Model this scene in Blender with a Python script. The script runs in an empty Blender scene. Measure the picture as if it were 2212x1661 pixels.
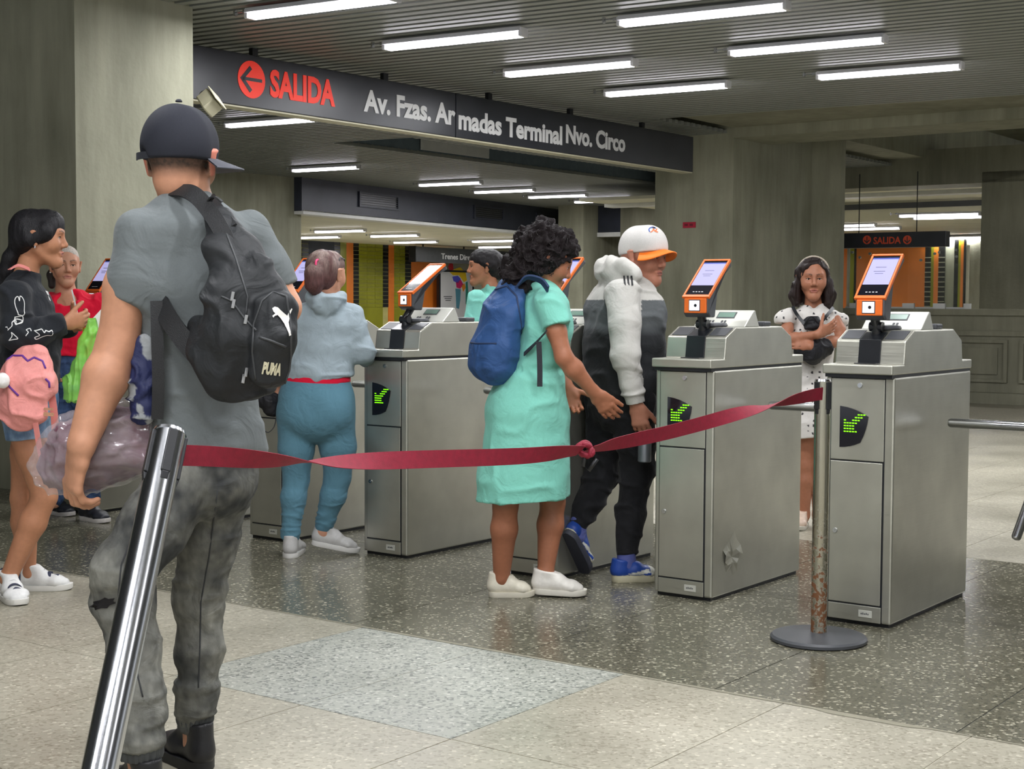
import bpy, math, random
import numpy as np
from mathutils import Vector, Matrix

random.seed(7)
rng = np.random.default_rng(11)
SC = bpy.context.scene
COL = SC.collection

# ------------------------------------------------------------------ camera
FPX, CAMH, PITCH, ROLL = 3207.0, 1.27, 0.056, 0.005
cam = bpy.data.cameras.new('camera')
cam.sensor_fit = 'HORIZONTAL'
cam.sensor_width = 36.0
cam.lens = 36.0 * FPX / 2212.0
cam.clip_end = 200
camo = bpy.data.objects.new('camera', cam)
COL.objects.link(camo)
camo.matrix_world = Matrix.Translation((0, 0, CAMH)) @ Matrix.Rotation(math.pi / 2 - PITCH, 4, 'X') @ Matrix.Rotation(ROLL, 4, 'Z')
SC.camera = camo

# ------------------------------------------------------------------ world, exposure
wd = bpy.data.worlds.new('world')
SC.world = wd
wd.use_nodes = True
wd.node_tree.nodes['Background'].inputs[0].default_value = (0.92, 0.96, 1.0, 1)
wd.node_tree.nodes['Background'].inputs[1].default_value = 0.6
SC.view_settings.view_transform = 'Standard'
SC.view_settings.look = 'None'
SC.view_settings.gamma = 1
SC.view_settings.exposure = 0.75
SC.view_settings.use_curve_mapping = False
SC.cycles.use_denoising = True
SC.cycles.max_bounces = 4
SC.cycles.diffuse_bounces = 2
SC.cycles.glossy_bounces = 2
SC.cycles.transmission_bounces = 4
SC.cycles.transparent_max_bounces = 6
SC.cycles.use_adaptive_sampling = True
SC.cycles.adaptive_threshold = 0.05
SC.cycles.caustics_reflective = False
SC.cycles.caustics_refractive = False
SC.cycles.sample_clamp_indirect = 6
LAMP_POWER = 6.0        # glow of the tubes themselves
LAMP_WATT = 19.0        # light each twin-tube lamp throws

# ------------------------------------------------------------------ frames
TH = 0.6355                       # gates and paving are turned by this angle
ER = np.array([math.cos(TH), -math.sin(TH), 0.0])   # along the gate row, to the right
ES = np.array([math.sin(TH), math.cos(TH), 0.0])    # through the gates, away


def uv(u, v, z=0.0):
    return ER * u + ES * v + np.array([0, 0, z])


def ray(px, py):
    u = (px - 1106) / FPX
    w = (py - 830.5) / FPX
    u, w = u * math.cos(ROLL) + w * math.sin(ROLL), -u * math.sin(ROLL) + w * math.cos(ROLL)
    c, s = math.cos(PITCH), math.sin(PITCH)
    return np.array([u, c - w * s, -s - w * c])


CO = np.array([0, 0, CAMH])


def aty(px, py, y):
    r = ray(px, py)
    return CO + r * (y / r[1])


def atz(px, py, z):
    r = ray(px, py)
    return CO + r * ((z - CAMH) / r[2])


def onu(px, py, u):
    r = ray(px, py)
    p = CO + r * (u / (r @ ER))
    return float(p @ ES), float(p[2])


def onv(px, py, v):
    r = ray(px, py)
    p = CO + r * (v / (r @ ES))
    return float(p @ ER), float(p[2])


# ------------------------------------------------------------------ materials
def new_mat(name):
    m = bpy.data.materials.new(name)
    m.use_nodes = True
    nt = m.node_tree
    b = nt.nodes['Principled BSDF']
    return m, nt, b


def N(nt, t, **kw):
    n = nt.nodes.new(t)
    for k, v in kw.items():
        if k.startswith('i_'):
            n.inputs[k[2:].replace('_', ' ')].default_value = v
        else:
            setattr(n, k, v)
    return n


def ramp(nt, fac, stops):
    r = nt.nodes.new('ShaderNodeValToRGB')
    el = r.color_ramp.elements
    while len(el) < len(stops):
        el.new(0.5)
    for e, (p, c) in zip(el, stops):
        e.position = p
        e.color = (c[0], c[1], c[2], 1)
    nt.links.new(fac, r.inputs[0])
    return r


def c255(r, g, b):
    def f(x):
        x /= 255.0
        return x / 12.92 if x <= 0.04045 else ((x + 0.055) / 1.055) ** 2.4
    return (f(r), f(g), f(b))


def mat(name, col, rough=0.6, metal=0.0, var=0.12, scale=8.0, bump=0.0, bscale=60.0, spec=0.5, coat=0.0,
        emit=None, estr=0.0, trans=0.0, alpha=1.0, coords='Object', stretch=None, sheen=0.0):
    m, nt, b = new_mat(name)
    tc = N(nt, 'ShaderNodeTexCoord')
    src = tc.outputs['Object']
    if coords == 'World':
        src = N(nt, 'ShaderNodeNewGeometry').outputs['Position']
    if stretch:
        mp = N(nt, 'ShaderNodeMapping')
        mp.inputs['Scale'].default_value = stretch
        nt.links.new(src, mp.inputs[0])
        src = mp.outputs[0]
    if var > 0:
        no = N(nt, 'ShaderNodeTexNoise')
        no.inputs['Scale'].default_value = scale
        no.inputs['Detail'].default_value = 3
        nt.links.new(src, no.inputs['Vector'])
        lo = tuple(max(0, c * (1 - var)) for c in col)
        hi = tuple(min(1, c * (1 + var)) for c in col)
        r = ramp(nt, no.outputs[0], [(0.3, lo), (0.7, hi)])
        nt.links.new(r.outputs[0], b.inputs['Base Color'])
    else:
        b.inputs['Base Color'].default_value = (*col, 1)
    b.inputs['Roughness'].default_value = rough
    b.inputs['Metallic'].default_value = metal
    b.inputs['Specular IOR Level'].default_value = spec
    b.inputs['Coat Weight'].default_value = coat
    b.inputs['Transmission Weight'].default_value = trans
    b.inputs['Alpha'].default_value = alpha
    b.inputs['Sheen Weight'].default_value = sheen
    if emit:
        b.inputs['Emission Color'].default_value = (*emit, 1)
        b.inputs['Emission Strength'].default_value = estr
    if bump > 0:
        bn = N(nt, 'ShaderNodeTexNoise')
        bn.inputs['Scale'].default_value = bscale
        bn.inputs['Detail'].default_value = 4
        nt.links.new(src, bn.inputs['Vector'])
        bp = N(nt, 'ShaderNodeBump')
        bp.inputs['Strength'].default_value = bump
        bp.inputs['Distance'].default_value = 0.01
        nt.links.new(bn.outputs[0], bp.inputs['Height'])
        nt.links.new(bp.outputs[0], b.inputs['Normal'])
    return m


def terrazzo(name, base, chip_lo, chip_hi, scale, rough):
    m, nt, b = new_mat(name)
    g = N(nt, 'ShaderNodeNewGeometry')
    vo = N(nt, 'ShaderNodeTexVoronoi')
    vo.inputs['Scale'].default_value = scale
    nt.links.new(g.outputs['Position'], vo.inputs['Vector'])
    sep = N(nt, 'ShaderNodeSeparateColor')
    nt.links.new(vo.outputs['Color'], sep.inputs[0])
    r = ramp(nt, sep.outputs[0], [(0.0, chip_lo), (0.35, base), (0.86, base), (0.94, tuple((x + y) / 2 for x, y in zip(base, chip_hi))), (1.0, chip_hi)])
    no = N(nt, 'ShaderNodeTexNoise')
    no.inputs['Scale'].default_value = 1.3
    no.inputs['Detail'].default_value = 4
    nt.links.new(g.outputs['Position'], no.inputs['Vector'])
    r2 = ramp(nt, no.outputs[0], [(0.3, (0.8, 0.8, 0.78)), (0.7, (1.12, 1.12, 1.12))])
    mx = N(nt, 'ShaderNodeMix', data_type='RGBA', blend_type='MULTIPLY')
    mx.inputs[0].default_value = 1
    nt.links.new(r.outputs[0], mx.inputs[6])
    nt.links.new(r2.outputs[0], mx.inputs[7])
    nt.links.new(mx.outputs[2], b.inputs['Base Color'])
    rr = ramp(nt, no.outputs[0], [(0.3, (rough * 0.8,) * 3), (0.7, (rough * 1.3,) * 3)])
    nt.links.new(rr.outputs[0], b.inputs['Roughness'])
    return m


def concrete(name, lo, hi, scale=1.2):
    m, nt, b = new_mat(name)
    g = N(nt, 'ShaderNodeNewGeometry')
    mp = N(nt, 'ShaderNodeMapping')
    mp.inputs['Scale'].default_value = (5, 5, 0.7)
    nt.links.new(g.outputs['Position'], mp.inputs[0])
    n1 = N(nt, 'ShaderNodeTexNoise')
    n1.inputs['Scale'].default_value = scale
    n1.inputs['Detail'].default_value = 5
    n1.inputs['Roughness'].default_value = 0.62
    nt.links.new(mp.outputs[0], n1.inputs['Vector'])
    n2 = N(nt, 'ShaderNodeTexNoise')
    n2.inputs['Scale'].default_value = 1.1
    n2.inputs['Detail'].default_value = 4
    nt.links.new(g.outputs['Position'], n2.inputs['Vector'])
    ad = N(nt, 'ShaderNodeMix', data_type='FLOAT')
    ad.inputs[0].default_value = 0.5
    nt.links.new(n1.outputs[0], ad.inputs[2])
    nt.links.new(n2.outputs[0], ad.inputs[3])
    r = ramp(nt, ad.outputs[0], [(0.3, lo), (0.68, hi)])
    nt.links.new(r.outputs[0], b.inputs['Base Color'])
    b.inputs['Roughness'].default_value = 0.75
    n3 = N(nt, 'ShaderNodeTexNoise')
    n3.inputs['Scale'].default_value = 25
    n3.inputs['Detail'].default_value = 3
    nt.links.new(g.outputs['Position'], n3.inputs['Vector'])
    bp = N(nt, 'ShaderNodeBump')
    bp.inputs['Strength'].default_value = 0.25
    bp.inputs['Distance'].default_value = 0.01
    nt.links.new(n3.outputs[0], bp.inputs['Height'])
    nt.links.new(bp.outputs[0], b.inputs['Normal'])
    return m


def steel(name, col, rough=0.34, stretch=(1, 1, 60)):
    m, nt, b = new_mat(name)
    tc = N(nt, 'ShaderNodeTexCoord')
    mp = N(nt, 'ShaderNodeMapping')
    mp.inputs['Scale'].default_value = stretch
    nt.links.new(tc.outputs['Object'], mp.inputs[0])
    no = N(nt, 'ShaderNodeTexNoise')
    no.inputs['Scale'].default_value = 6
    no.inputs['Detail'].default_value = 4
    nt.links.new(mp.outputs[0], no.inputs['Vector'])
    n2 = N(nt, 'ShaderNodeTexNoise')
    n2.inputs['Scale'].default_value = 5
    n2.inputs['Detail'].default_value = 3
    nt.links.new(tc.outputs['Object'], n2.inputs['Vector'])
    r = ramp(nt, n2.outputs[0], [(0.3, tuple(c * 0.88 for c in col)), (0.7, tuple(min(1, c * 1.08) for c in col))])
    nt.links.new(r.outputs[0], b.inputs['Base Color'])
    r2 = ramp(nt, no.outputs[0], [(0.3, (rough * 0.85,) * 3), (0.7, (rough * 1.2,) * 3)])
    nt.links.new(r2.outputs[0], b.inputs['Roughness'])
    b.inputs['Metallic'].default_value = 0.82
    return m


M = {}
M['concrete'] = concrete('concrete', c255(126, 126, 107), c255(174, 173, 151))
M['concrete_dark'] = concrete('concrete_darker', c255(116, 115, 98), c255(158, 156, 135))  # same concrete in a darker tone
M['t_light'] = terrazzo('terrazzo_light', c255(170, 165, 148), c255(144, 138, 121), c255(200, 195, 177), 95, 0.4)
M['t_dark'] = terrazzo('terrazzo_dark', c255(110, 107, 92), c255(82, 81, 69), c255(205, 200, 178), 105, 0.2)
M['t_mid'] = terrazzo('terrazzo_mid', c255(166, 168, 158), c255(104, 108, 102), c255(200, 200, 190), 95, 0.4)
M['grout'] = mat('floor_grout', c255(216, 211, 194), 0.8)
M['grout_dark'] = mat('floor_grout_dark', c255(66, 66, 58), 0.8)
M['slat'] = mat('ceiling_slat_paint', c255(140, 143, 136), 0.45, 0.1, 0.1, 3)
M['plenum'] = mat('plenum_dark', c255(44, 45, 42), 0.9)
M['steel'] = steel('brushed_steel', c255(194, 193, 181))
M['steel_side'] = M['steel']
M['chrome'] = mat('chrome', c255(200, 202, 206), 0.2, 1.0, 0.06)
M['black'] = mat('black_plastic', c255(34, 35, 38), 0.42, 0, 0.1)
M['blacksat'] = mat('black_satin', c255(28, 30, 34), 0.3)
M['orange'] = mat('orange_plastic', c255(236, 112, 36), 0.4, 0, 0.05)
M['dgrey'] = mat('dark_grey_plastic', c255(72, 74, 78), 0.45, 0, 0.06)
M['screenglass'] = mat('screen_glass', c255(24, 24, 32), 0.08, 0, 0)
M['screenlit'] = mat('screen_lit', c255(120, 120, 160), 0.1, 0, 0, emit=c255(176, 172, 216), estr=0.55)
M['screenbar'] = mat('screen_bar', c255(70, 80, 140), 0.1, 0, 0, emit=c255(70, 84, 160), estr=0.4)
M['screentext'] = mat('screen_print', c255(104, 104, 132), 0.3, 0, 0)
M['scanlit'] = mat('scanner_window_lit', c255(230, 230, 240), 0.2, 0, 0, emit=c255(235, 232, 250), estr=0.9)
M['led'] = mat('led_green', c255(140, 255, 20), 0.4, 0, 0, emit=c255(120, 250, 10), estr=0.9)
M['lcd'] = mat('lcd_green_grey', c255(120, 150, 135), 0.25, 0, 0.05)
M['plate'] = mat('maker_plate', c255(206, 206, 196), 0.4, 0.3, 0.05)
M['tube'] = mat('lamp_tube', (1, 1, 1), 0.5, 0, 0, emit=(0.94, 0.9, 1.0), estr=LAMP_POWER)
M['lampbody'] = mat('lamp_housing', c255(222, 222, 226), 0.4, 0, 0.05)
M['signblack'] = mat('sign_black', c255(42, 44, 50), 0.32, 0, 0.2, 3)
M['signwhite'] = mat('sign_white', c255(226, 226, 226), 0.5, 0, 0)
M['signred'] = mat('sign_red', c255(250, 62, 40), 0.45, 0, 0, emit=c255(250, 40, 20), estr=0.12)  # faint glow put into the sign paint so the red looks bright
M['fascia'] = mat('fascia_blue_black', c255(50, 54, 66), 0.42, 0, 0.2, 3)
M['cream'] = mat('cream_ceiling', c255(226, 222, 196), 0.6, 0, 0.06, 2)
M['white'] = mat('white_paint', c255(228, 228, 224), 0.5, 0, 0.05)
M['bluegrey'] = mat('blue_grey_panel', c255(112, 126, 136), 0.5, 0, 0.1)
M['olive'] = mat('tile_olive', c255(150, 150, 38), 0.2, 0, 0.22, 1.2, coords='World')
M['tileblack'] = mat('tile_black', c255(30, 30, 30), 0.2, 0, 0.2, 2, coords='World')
M['tileorange'] = mat('tile_orange', c255(236, 132, 50), 0.3, 0, 0.1, 2, coords='World')
M['glass'] = mat('window_glass', (0.95, 1, 0.97), 0.02, 0, 0, trans=1.0)
M['red'] = mat('red_plate', c255(190, 32, 62), 0.5, 0, 0)
M['beltred'] = mat('belt_webbing', c255(132, 10, 40), 0.65, 0, 0.12, 60, bump=0.2, bscale=500)
M['beige'] = mat('beige_metal', c255(205, 200, 172), 0.45, 0, 0.08)
M['rust'] = None


def rusty():
    m, nt, b = new_mat('chrome_rusting')
    tc = N(nt, 'ShaderNodeTexCoord')
    no = N(nt, 'ShaderNodeTexNoise')
    no.inputs['Scale'].default_value = 55
    no.inputs['Detail'].default_value = 8
    nt.links.new(tc.outputs['Object'], no.inputs['Vector'])
    sx = N(nt, 'ShaderNodeSeparateXYZ')
    nt.links.new(tc.outputs['Object'], sx.inputs[0])
    # rust spots lie in a worn zone low on the post
    mr = N(nt, 'ShaderNodeMapRange')
    mr.inputs['From Min'].default_value = 0.62
    mr.inputs['From Max'].default_value = 0.2
    mr.inputs['To Min'].default_value = -0.2
    mr.inputs['To Max'].default_value = 0.13
    nt.links.new(sx.outputs[2], mr.inputs[0])
    ad = N(nt, 'ShaderNodeMath', operation='ADD')
    nt.links.new(no.outputs[0], ad.inputs[0])
    nt.links.new(mr.outputs[0], ad.inputs[1])
    r = ramp(nt, ad.outputs[0], [(0.58, c255(176, 172, 156)), (0.66, c255(112, 72, 42))])
    nt.links.new(r.outputs[0], b.inputs['Base Color'])
    r2 = ramp(nt, ad.outputs[0], [(0.58, (1, 1, 1)), (0.66, (0, 0, 0))])
    nt.links.new(r2.outputs[0], b.inputs['Metallic'])
    r3 = ramp(nt, ad.outputs[0], [(0.5, (0.22,) * 3), (0.66, (0.8,) * 3)])
    nt.links.new(r3.outputs[0], b.inputs['Roughness'])
    return m


M['rust'] = rusty()
for k_ in ('tube', 'led', 'screenlit', 'screenbar', 'scanlit', 'signred'):
    M[k_].cycles.emission_sampling = 'NONE'


# ------------------------------------------------------------------ mesh helpers
class MB:
    def __init__(s):
        s.v, s.f, s.m = [], [], []

    def add(s, vs, fs, m=0):
        o = len(s.v)
        s.v += [tuple(map(float, p)) for p in vs]
        s.f += [tuple(i + o for i in f) for f in fs]
        s.m += [m] * len(fs)
        return s

    def box(s, x0, x1, y0, y1, z0, z1, m=0):
        vs = [(x, y, z) for z in (z0, z1) for y in (y0, y1) for x in (x0, x1)]
        return s.add(vs, [(0, 2, 3, 1), (4, 5, 7, 6), (0, 1, 5, 4), (2, 6, 7, 3), (0, 4, 6, 2), (1, 3, 7, 5)], m)

    def prism_x(s, prof, x0, x1, m=0):          # profile in (y,z), counter-clockwise seen from +x
        n = len(prof)
        vs = [(x0, y, z) for y, z in prof] + [(x1, y, z) for y, z in prof]
        fs = [tuple(range(n))[::-1], tuple(range(n, 2 * n))] + [(i, (i + 1) % n, n + (i + 1) % n, n + i) for i in range(n)]
        return s.add(vs, fs, m)

    def prism_dir(s, pts, d, m=0):              # polygon (3d points) extruded by vector d
        n = len(pts)
        pts = [np.array(p, float) for p in pts]
        vs = pts + [p + np.array(d, float) for p in pts]
        fs = [tuple(range(n))[::-1], tuple(range(n, 2 * n))] + [(i, (i + 1) % n, n + (i + 1) % n, n + i) for i in range(n)]
        return s.add(vs, fs, m)

    def tube(s, pts, r, n=12, m=0, cap=True):
        pts = [np.array(p, float) for p in pts]
        rs = r if isinstance(r, (list, tuple)) else [r] * len(pts)
        rings = []
        up = None
        for i, p in enumerate(pts):
            a = pts[max(i - 1, 0)]
            b = pts[min(i + 1, len(pts) - 1)]
            t = (b - a) / max(np.linalg.norm(b - a), 1e-9)
            if up is None:
                up = np.array([0, 0, 1.0]) if abs(t[2]) < 0.9 else np.array([1.0, 0, 0])
            e1 = np.cross(t, up)
            e1 /= max(np.linalg.norm(e1), 1e-9)
            e2 = np.cross(e1, t)
            up = e2
            rings.append([p + rs[i] * (math.cos(2 * math.pi * k / n) * e1 + math.sin(2 * math.pi * k / n) * e2) for k in range(n)])
        vs = [q for rr in rings for q in rr]
        fs = []
        for i in range(len(pts) - 1):
            for k in range(n):
                k2 = (k + 1) % n
                fs.append((i * n + k, i * n + k2, (i + 1) * n + k2, (i + 1) * n + k))
        if cap:
            fs.append(tuple(range(n))[::-1])
            fs.append(tuple(range((len(pts) - 1) * n, len(pts) * n)))
        return s.add(vs, fs, m)

    def lathe(s, prof, n=32, m=0, c=(0, 0, 0)):   # prof (r,z) bottom to top
        vs = []
        for r, z in prof:
            vs += [(c[0] + r * math.cos(2 * math.pi * k / n), c[1] + r * math.sin(2 * math.pi * k / n), c[2] + z) for k in range(n)]
        fs = []
        for i in range(len(prof) - 1):
            for k in range(n):
                k2 = (k + 1) % n
                fs.append((i * n + k, i * n + k2, (i + 1) * n + k2, (i + 1) * n + k))
        fs.append(tuple(range(n))[::-1])
        fs.append(tuple(range((len(prof) - 1) * n, len(prof) * n)))
        return s.add(vs, fs, m)

    def mesh(s, name):
        me = bpy.data.meshes.new(name)
        me.from_pydata(s.v, [], s.f)
        if any(s.m):
            me.polygons.foreach_set('material_index', s.m)
        me.update()
        return me

    def obj(s, name, mats, parent=None, loc=(0, 0, 0), rot=(0, 0, 0), smooth=False, bevel=0.0):
        return obj(name, s.mesh(name), mats, parent, loc, rot, smooth, bevel)


def obj(name, me, mats=None, parent=None, loc=(0, 0, 0), rot=(0, 0, 0), smooth=False, bevel=0.0):
    o = bpy.data.objects.new(name, me)
    COL.objects.link(o)
    if mats is not None and me is not None and len(me.materials) == 0:
        for x in (mats if isinstance(mats, (list, tuple)) else [mats]):
            me.materials.append(x)
    if smooth:
        me.polygons.foreach_set('use_smooth', [True] * len(me.polygons))
        if smooth == 'auto':
            try:
                me.set_sharp_from_angle(angle=math.radians(38))
            except Exception:
                pass
    o.location = tuple(float(x) for x in loc)
    o.rotation_euler = rot
    if parent:
        o.parent = parent
    if bevel > 0:
        md = o.modifiers.new('bevel', 'BEVEL')
        md.width = bevel
        md.segments = 2
        md.limit_method = 'ANGLE'
    return o


def empty(name, loc=(0, 0, 0), rot=(0, 0, 0), parent=None):
    o = bpy.data.objects.new(name, None)
    o.empty_display_size = 0.1
    COL.objects.link(o)
    o.location = tuple(float(x) for x in loc)
    o.rotation_euler = rot
    if parent:
        o.parent = parent
    return o


def tag(o, label=None, cat=None, group=None, kind=None):
    if label:
        o['label'] = label
    if cat:
        o['category'] = cat
    if group:
        o['group'] = group
    if kind:
        o['kind'] = kind
    return o


def struct(o):
    o['kind'] = 'structure'
    return o


def text_mesh(s, size, extrude=0.002, bold=0.0, align='LEFT', sx=1.0):
    cu = bpy.data.curves.new('lettering', 'FONT')
    cu.body = s
    cu.size = size
    cu.extrude = extrude
    cu.offset = bold
    cu.align_x = align
    cu.resolution_u = 3
    o = bpy.data.objects.new('lettering', cu)
    COL.objects.link(o)
    bpy.context.view_layer.update()
    dg = bpy.context.evaluated_depsgraph_get()
    me = bpy.data.meshes.new_from_object(o.evaluated_get(dg))
    bpy.data.objects.remove(o)
    bpy.data.curves.remove(cu)
    me.materials.clear()
    if sx != 1.0:
        me.transform(Matrix.Diagonal((sx, 1, 1, 1)))
    return me


def mesh_width(me):
    xs = [v.co.x for v in me.vertices]
    return min(xs), max(xs)


def copy_tree(o, parent=None):
    c = o.copy()
    COL.objects.link(c)
    c.parent = parent
    for ch in list(o.children):
        copy_tree(ch, c)
    return c


# ------------------------------------------------------------------ floor
EDGE, BACK = 4.265, 7.29
m = MB().box(-30, 30, -4, 60, -0.12, -0.0025)
floor = struct(m.obj('floor', M['grout'], rot=(0, 0, -TH)))
mb = MB().box(-22, 12, BACK + 5.7, 60, -0.02, -0.001)
tag(mb.obj('far_paving', M['t_light'], floor), kind='stuff')


def slab_mesh(w, l, g, name, material):
    me = MB().box(g / 2, w - g / 2, g / 2, l - g / 2, -0.02, 0.0).mesh(name)
    me.materials.append(material)
    return me


SL = slab_mesh(0.6, 0.95, 0.004, 'paving_slab', M['t_light'])
SM = slab_mesh(0.6, 0.95, 0.004, 'paving_slab', M['t_mid'])
SD = slab_mesh(0.81, (BACK - EDGE) / 2, 0.005, 'paving_slab', M['t_dark'])
for r in range(4):
    for k in range(-11, 5):
        u0 = -2.66 + 0.6 * k
        v0 = EDGE - 0.95 * (r + 1)
        me = SM if (r == 0 and k in (-2, -1)) else SL
        obj('paving_slab', me, None, floor, (u0, v0, 0))
for r in range(2):
    for k in range(-9, 6):
        obj('paving_slab', SD, None, floor, (-1.51 + 0.81 * k, EDGE + r * (BACK - EDGE) / 2, 0))
for r in range(6):
    for k in range(-13, 9):
        obj('paving_slab', SL, None, floor, (-2.66 + 0.6 * k, BACK + 0.95 * r, 0))
# dark bedding below the dark band so its joints read dark, and the cement strip along its edge
mb = MB().box(-9, 4, EDGE, BACK, -0.005, -0.0018)
mb.obj('bedding', M['grout_dark'], floor)
strip = MB()
us = np.linspace(-8, 2, 160)
lo = EDGE - 0.004 - 0.012 * np.abs(np.sin(us * 2.3) * np.sin(us * 0.9 + 1)) - 0.02 * (np.abs(us + 1.78) < 0.14)
for i in range(159):
    strip.add([(us[i], lo[i], 0.0012), (us[i + 1], lo[i + 1], 0.0012), (us[i + 1], EDGE + 0.006, 0.0012), (us[i], EDGE + 0.006, 0.0012)], [(0, 1, 2, 3)])
strip.obj('cement_strip', mat('cement', c255(140, 136, 118), 0.8), floor)

# ------------------------------------------------------------------ ceiling
CZ = 3.25
CA = math.radians(31.0)
AV = np.array([math.cos(CA), -math.sin(CA), 0])
BV = np.array([math.sin(CA), math.cos(CA), 0])
m = MB().box(-40, 40, -20, 60, CZ + 0.75, CZ + 0.95)
ceiling = struct(m.obj('ceiling', M['plenum']))
slat_me = MB().prism_x([(-0.038, 0.0), (0.038, 0.0), (0.038, 0.04), (-0.038, 0.04)], 0, 1).mesh('ceiling_slat')
slat_me.materials.append(M['slat'])


def line_a(P, D, b):          # parameter a where line P + t D (plan) meets plan row b
    P = np.array([P[0], P[1], 0.0])
    t = (b - P @ BV) / (D @ BV)
    return float((P + D * t) @ AV)


FA, FB = np.array([-3.41, 24.1]), np.array([1.24, 32.6])
FD = np.array([FB[0] - FA[0], FB[1] - FA[1], 0.0])
FD /= np.linalg.norm(FD)
TRF, TRN = (-2.25, 18.8), (-1.25, 18.2)      # trench edges (far / near)
b = 1.0
while b < 28.4:
    spans = []
    right = 11.0 if b < 14.77 else line_a((1.62, 16.35), ES, b)
    left = -22.0 if b < 18.9 else line_a(FA, FD, b)
    if b > 14.95:
        spans = [(left, line_a(TRF, ES, b)), (line_a(TRN, ES, b), right)]
    else:
        spans = [(left, right)]
    for a0, a1 in spans:
        if a1 - a0 > 0.1:
            o = obj('ceiling_slat', slat_me, None, ceiling, AV * a0 + BV * b + np.array([0, 0, CZ]), (0, 0, -CA))
            o.scale = (a1 - a0, 1, 1)
    b += 0.13
# recess above the slatted ceiling behind the long sign
p0, p1 = np.array([*TRF, 0.0]), np.array([*TRN, 0.0])
ln = 10.0
mb = MB()
mb.prism_dir([p0 + [0, 0, CZ], p0 + ES * ln + [0, 0, CZ], p0 + ES * ln + [0, 0, CZ + 0.6], p0 + [0, 0, CZ + 0.6]], -ER * 0.03)
mb.prism_dir([p0 + [0, 0, CZ], p1 + [0, 0, CZ], p1 + [0, 0, CZ + 0.6], p0 + [0, 0, CZ + 0.6]], -ES * 0.03)
mb.prism_dir([p0 + [0, 0, CZ + .6], p1 + [0, 0, CZ + .6], p1 + ES * ln + [0, 0, CZ + 0.6], p0 + ES * ln + [0, 0, CZ + 0.6]], [0, 0, .03])
mb.obj('recess_panel', M['bluegrey'], ceiling)
mb = MB().prism_dir([p0 + [0, 0, CZ - 0.012], p0 + ES * ln + [0, 0, CZ - 0.012], p0 + ES * ln + [0, 0, CZ + 0.03], p0 + [0, 0, CZ + 0.03]], ER * 0.012)
mb.obj('recess_edge_trim', M['slat'], ceiling)
# ------------------------------------------------------------------ columns, beams, far walls
def uvbox(name, material, u0, u1, v0, v1, z0, z1, parent=None, bevel=0.0):
    return MB().box(u0, u1, v0, v1, z0, z1).obj(name, material, parent, rot=(0, 0, 0 if parent else -TH), bevel=bevel)


def to_uv(x, y):
    p = np.array([x, y, 0.0])
    return float(p @ ER), float(p @ ES)


# left column: its bright side ends at pixel column 420
uL, vL = to_uv(-2.18, 10.2)
col1 = struct(uvbox('column_1', M['concrete'], uL - 2.6, uL, vL - 0.97, vL, 0, 3.6))
# column behind the man
u2, v2 = to_uv(-3.45, 24.3)
col2 = struct(uvbox('column_2', M['concrete'], u2 - 1.4, u2, v2 - 2.4, v2, 0, 3.6))
# right column (two steps)
u3, v3 = to_uv(2.58, 17.5)
col3 = struct(uvbox('column_3', M['concrete'], u3 - 1.06, u3, v3, v3 + 2.12, 0, 3.95))
uvbox('column_step', M['concrete'], u3 - 0.3, u3 + 0.4, v3 + 2.12, v3 + 2.26, 0, 3.95, col3)
# far right column, booth wall
uB, vB = to_uv(6.0, 19.0)
uR, vR = to_uv(6.53, 20.8)
col4 = struct(uvbox('column_4', M['concrete_dark'], uR, uR + 3.0, vR, vR + 1.2, 0, 3.1))
# far column between the blue-black fascias
u5, v5 = to_uv(1.18, 31.2)
col5 = struct(uvbox('column_5', M['concrete'], u5, u5 + 0.62, v5 - 0.4, v5 + 1.0, 0, 3.3))

# booth wall: panelled concrete parapet below the ticket window
wallb = struct(uvbox('wall_right', M['concrete_dark'], uB - 3.4, uB + 3.0, vB, vB + 0.25, 0, 1.12))
uvbox('ledge', M['concrete_dark'], uB - 3.4, uB + 3.0, vB - 0.05, vB + 0.3, 1.12, 1.2, wallb)
uvbox('plinth', M['concrete_dark'], uB - 3.4, uB + 3.0, vB - 0.14, vB, 0, 0.14, wallb)
uvbox('rail', M['concrete_dark'], uB - 3.4, uB + 3.0, vB - 0.04, vB, 0.86, 0.92, wallb)
for k in range(7):
    u0 = uB + 0.12 + 0.95 * (k - 3.6)
    fr = MB()
    fr.box(u0, u0 + 0.8, vB - 0.04, vB, 0.27, 0.31).box(u0, u0 + 0.8, vB - 0.04, vB, 0.77, 0.81)
    fr.box(u0, u0 + 0.05, vB - 0.04, vB, 0.31, 0.77).box(u0 + 0.75, u0 + 0.8, vB - 0.04, vB, 0.31, 0.77)
    fr.box(u0 + 0.13, u0 + 0.67, vB - 0.025, vB, 0.37, 0.71)
    fr.obj('panel', M['concrete_dark'], wallb)

# ticket window over the parapet: pane, frame, sill papers
uW0, zW0 = onv(1824, 676, vB)
uW1, zW1 = onv(2082, 676, vB)
win = struct(MB().box(uW0, uW1, vB + 0.1, vB + 0.112, 1.2, 2.02).obj('window_1', M['glass'], rot=(0, 0, -TH)))
fr = MB().box(uW0 - 0.02, uW1 + 0.02, vB + 0.07, vB + 0.14, 1.2, 1.222)
fr.obj('window_sill', M['white'], win)
for q in (uW0 - 0.01, uW1 - 0.01):
    MB().box(q, q + 0.025, vB + 0.08, vB + 0.13, 1.222, 2.02).obj('window_post', M['beige'], win)
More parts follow.
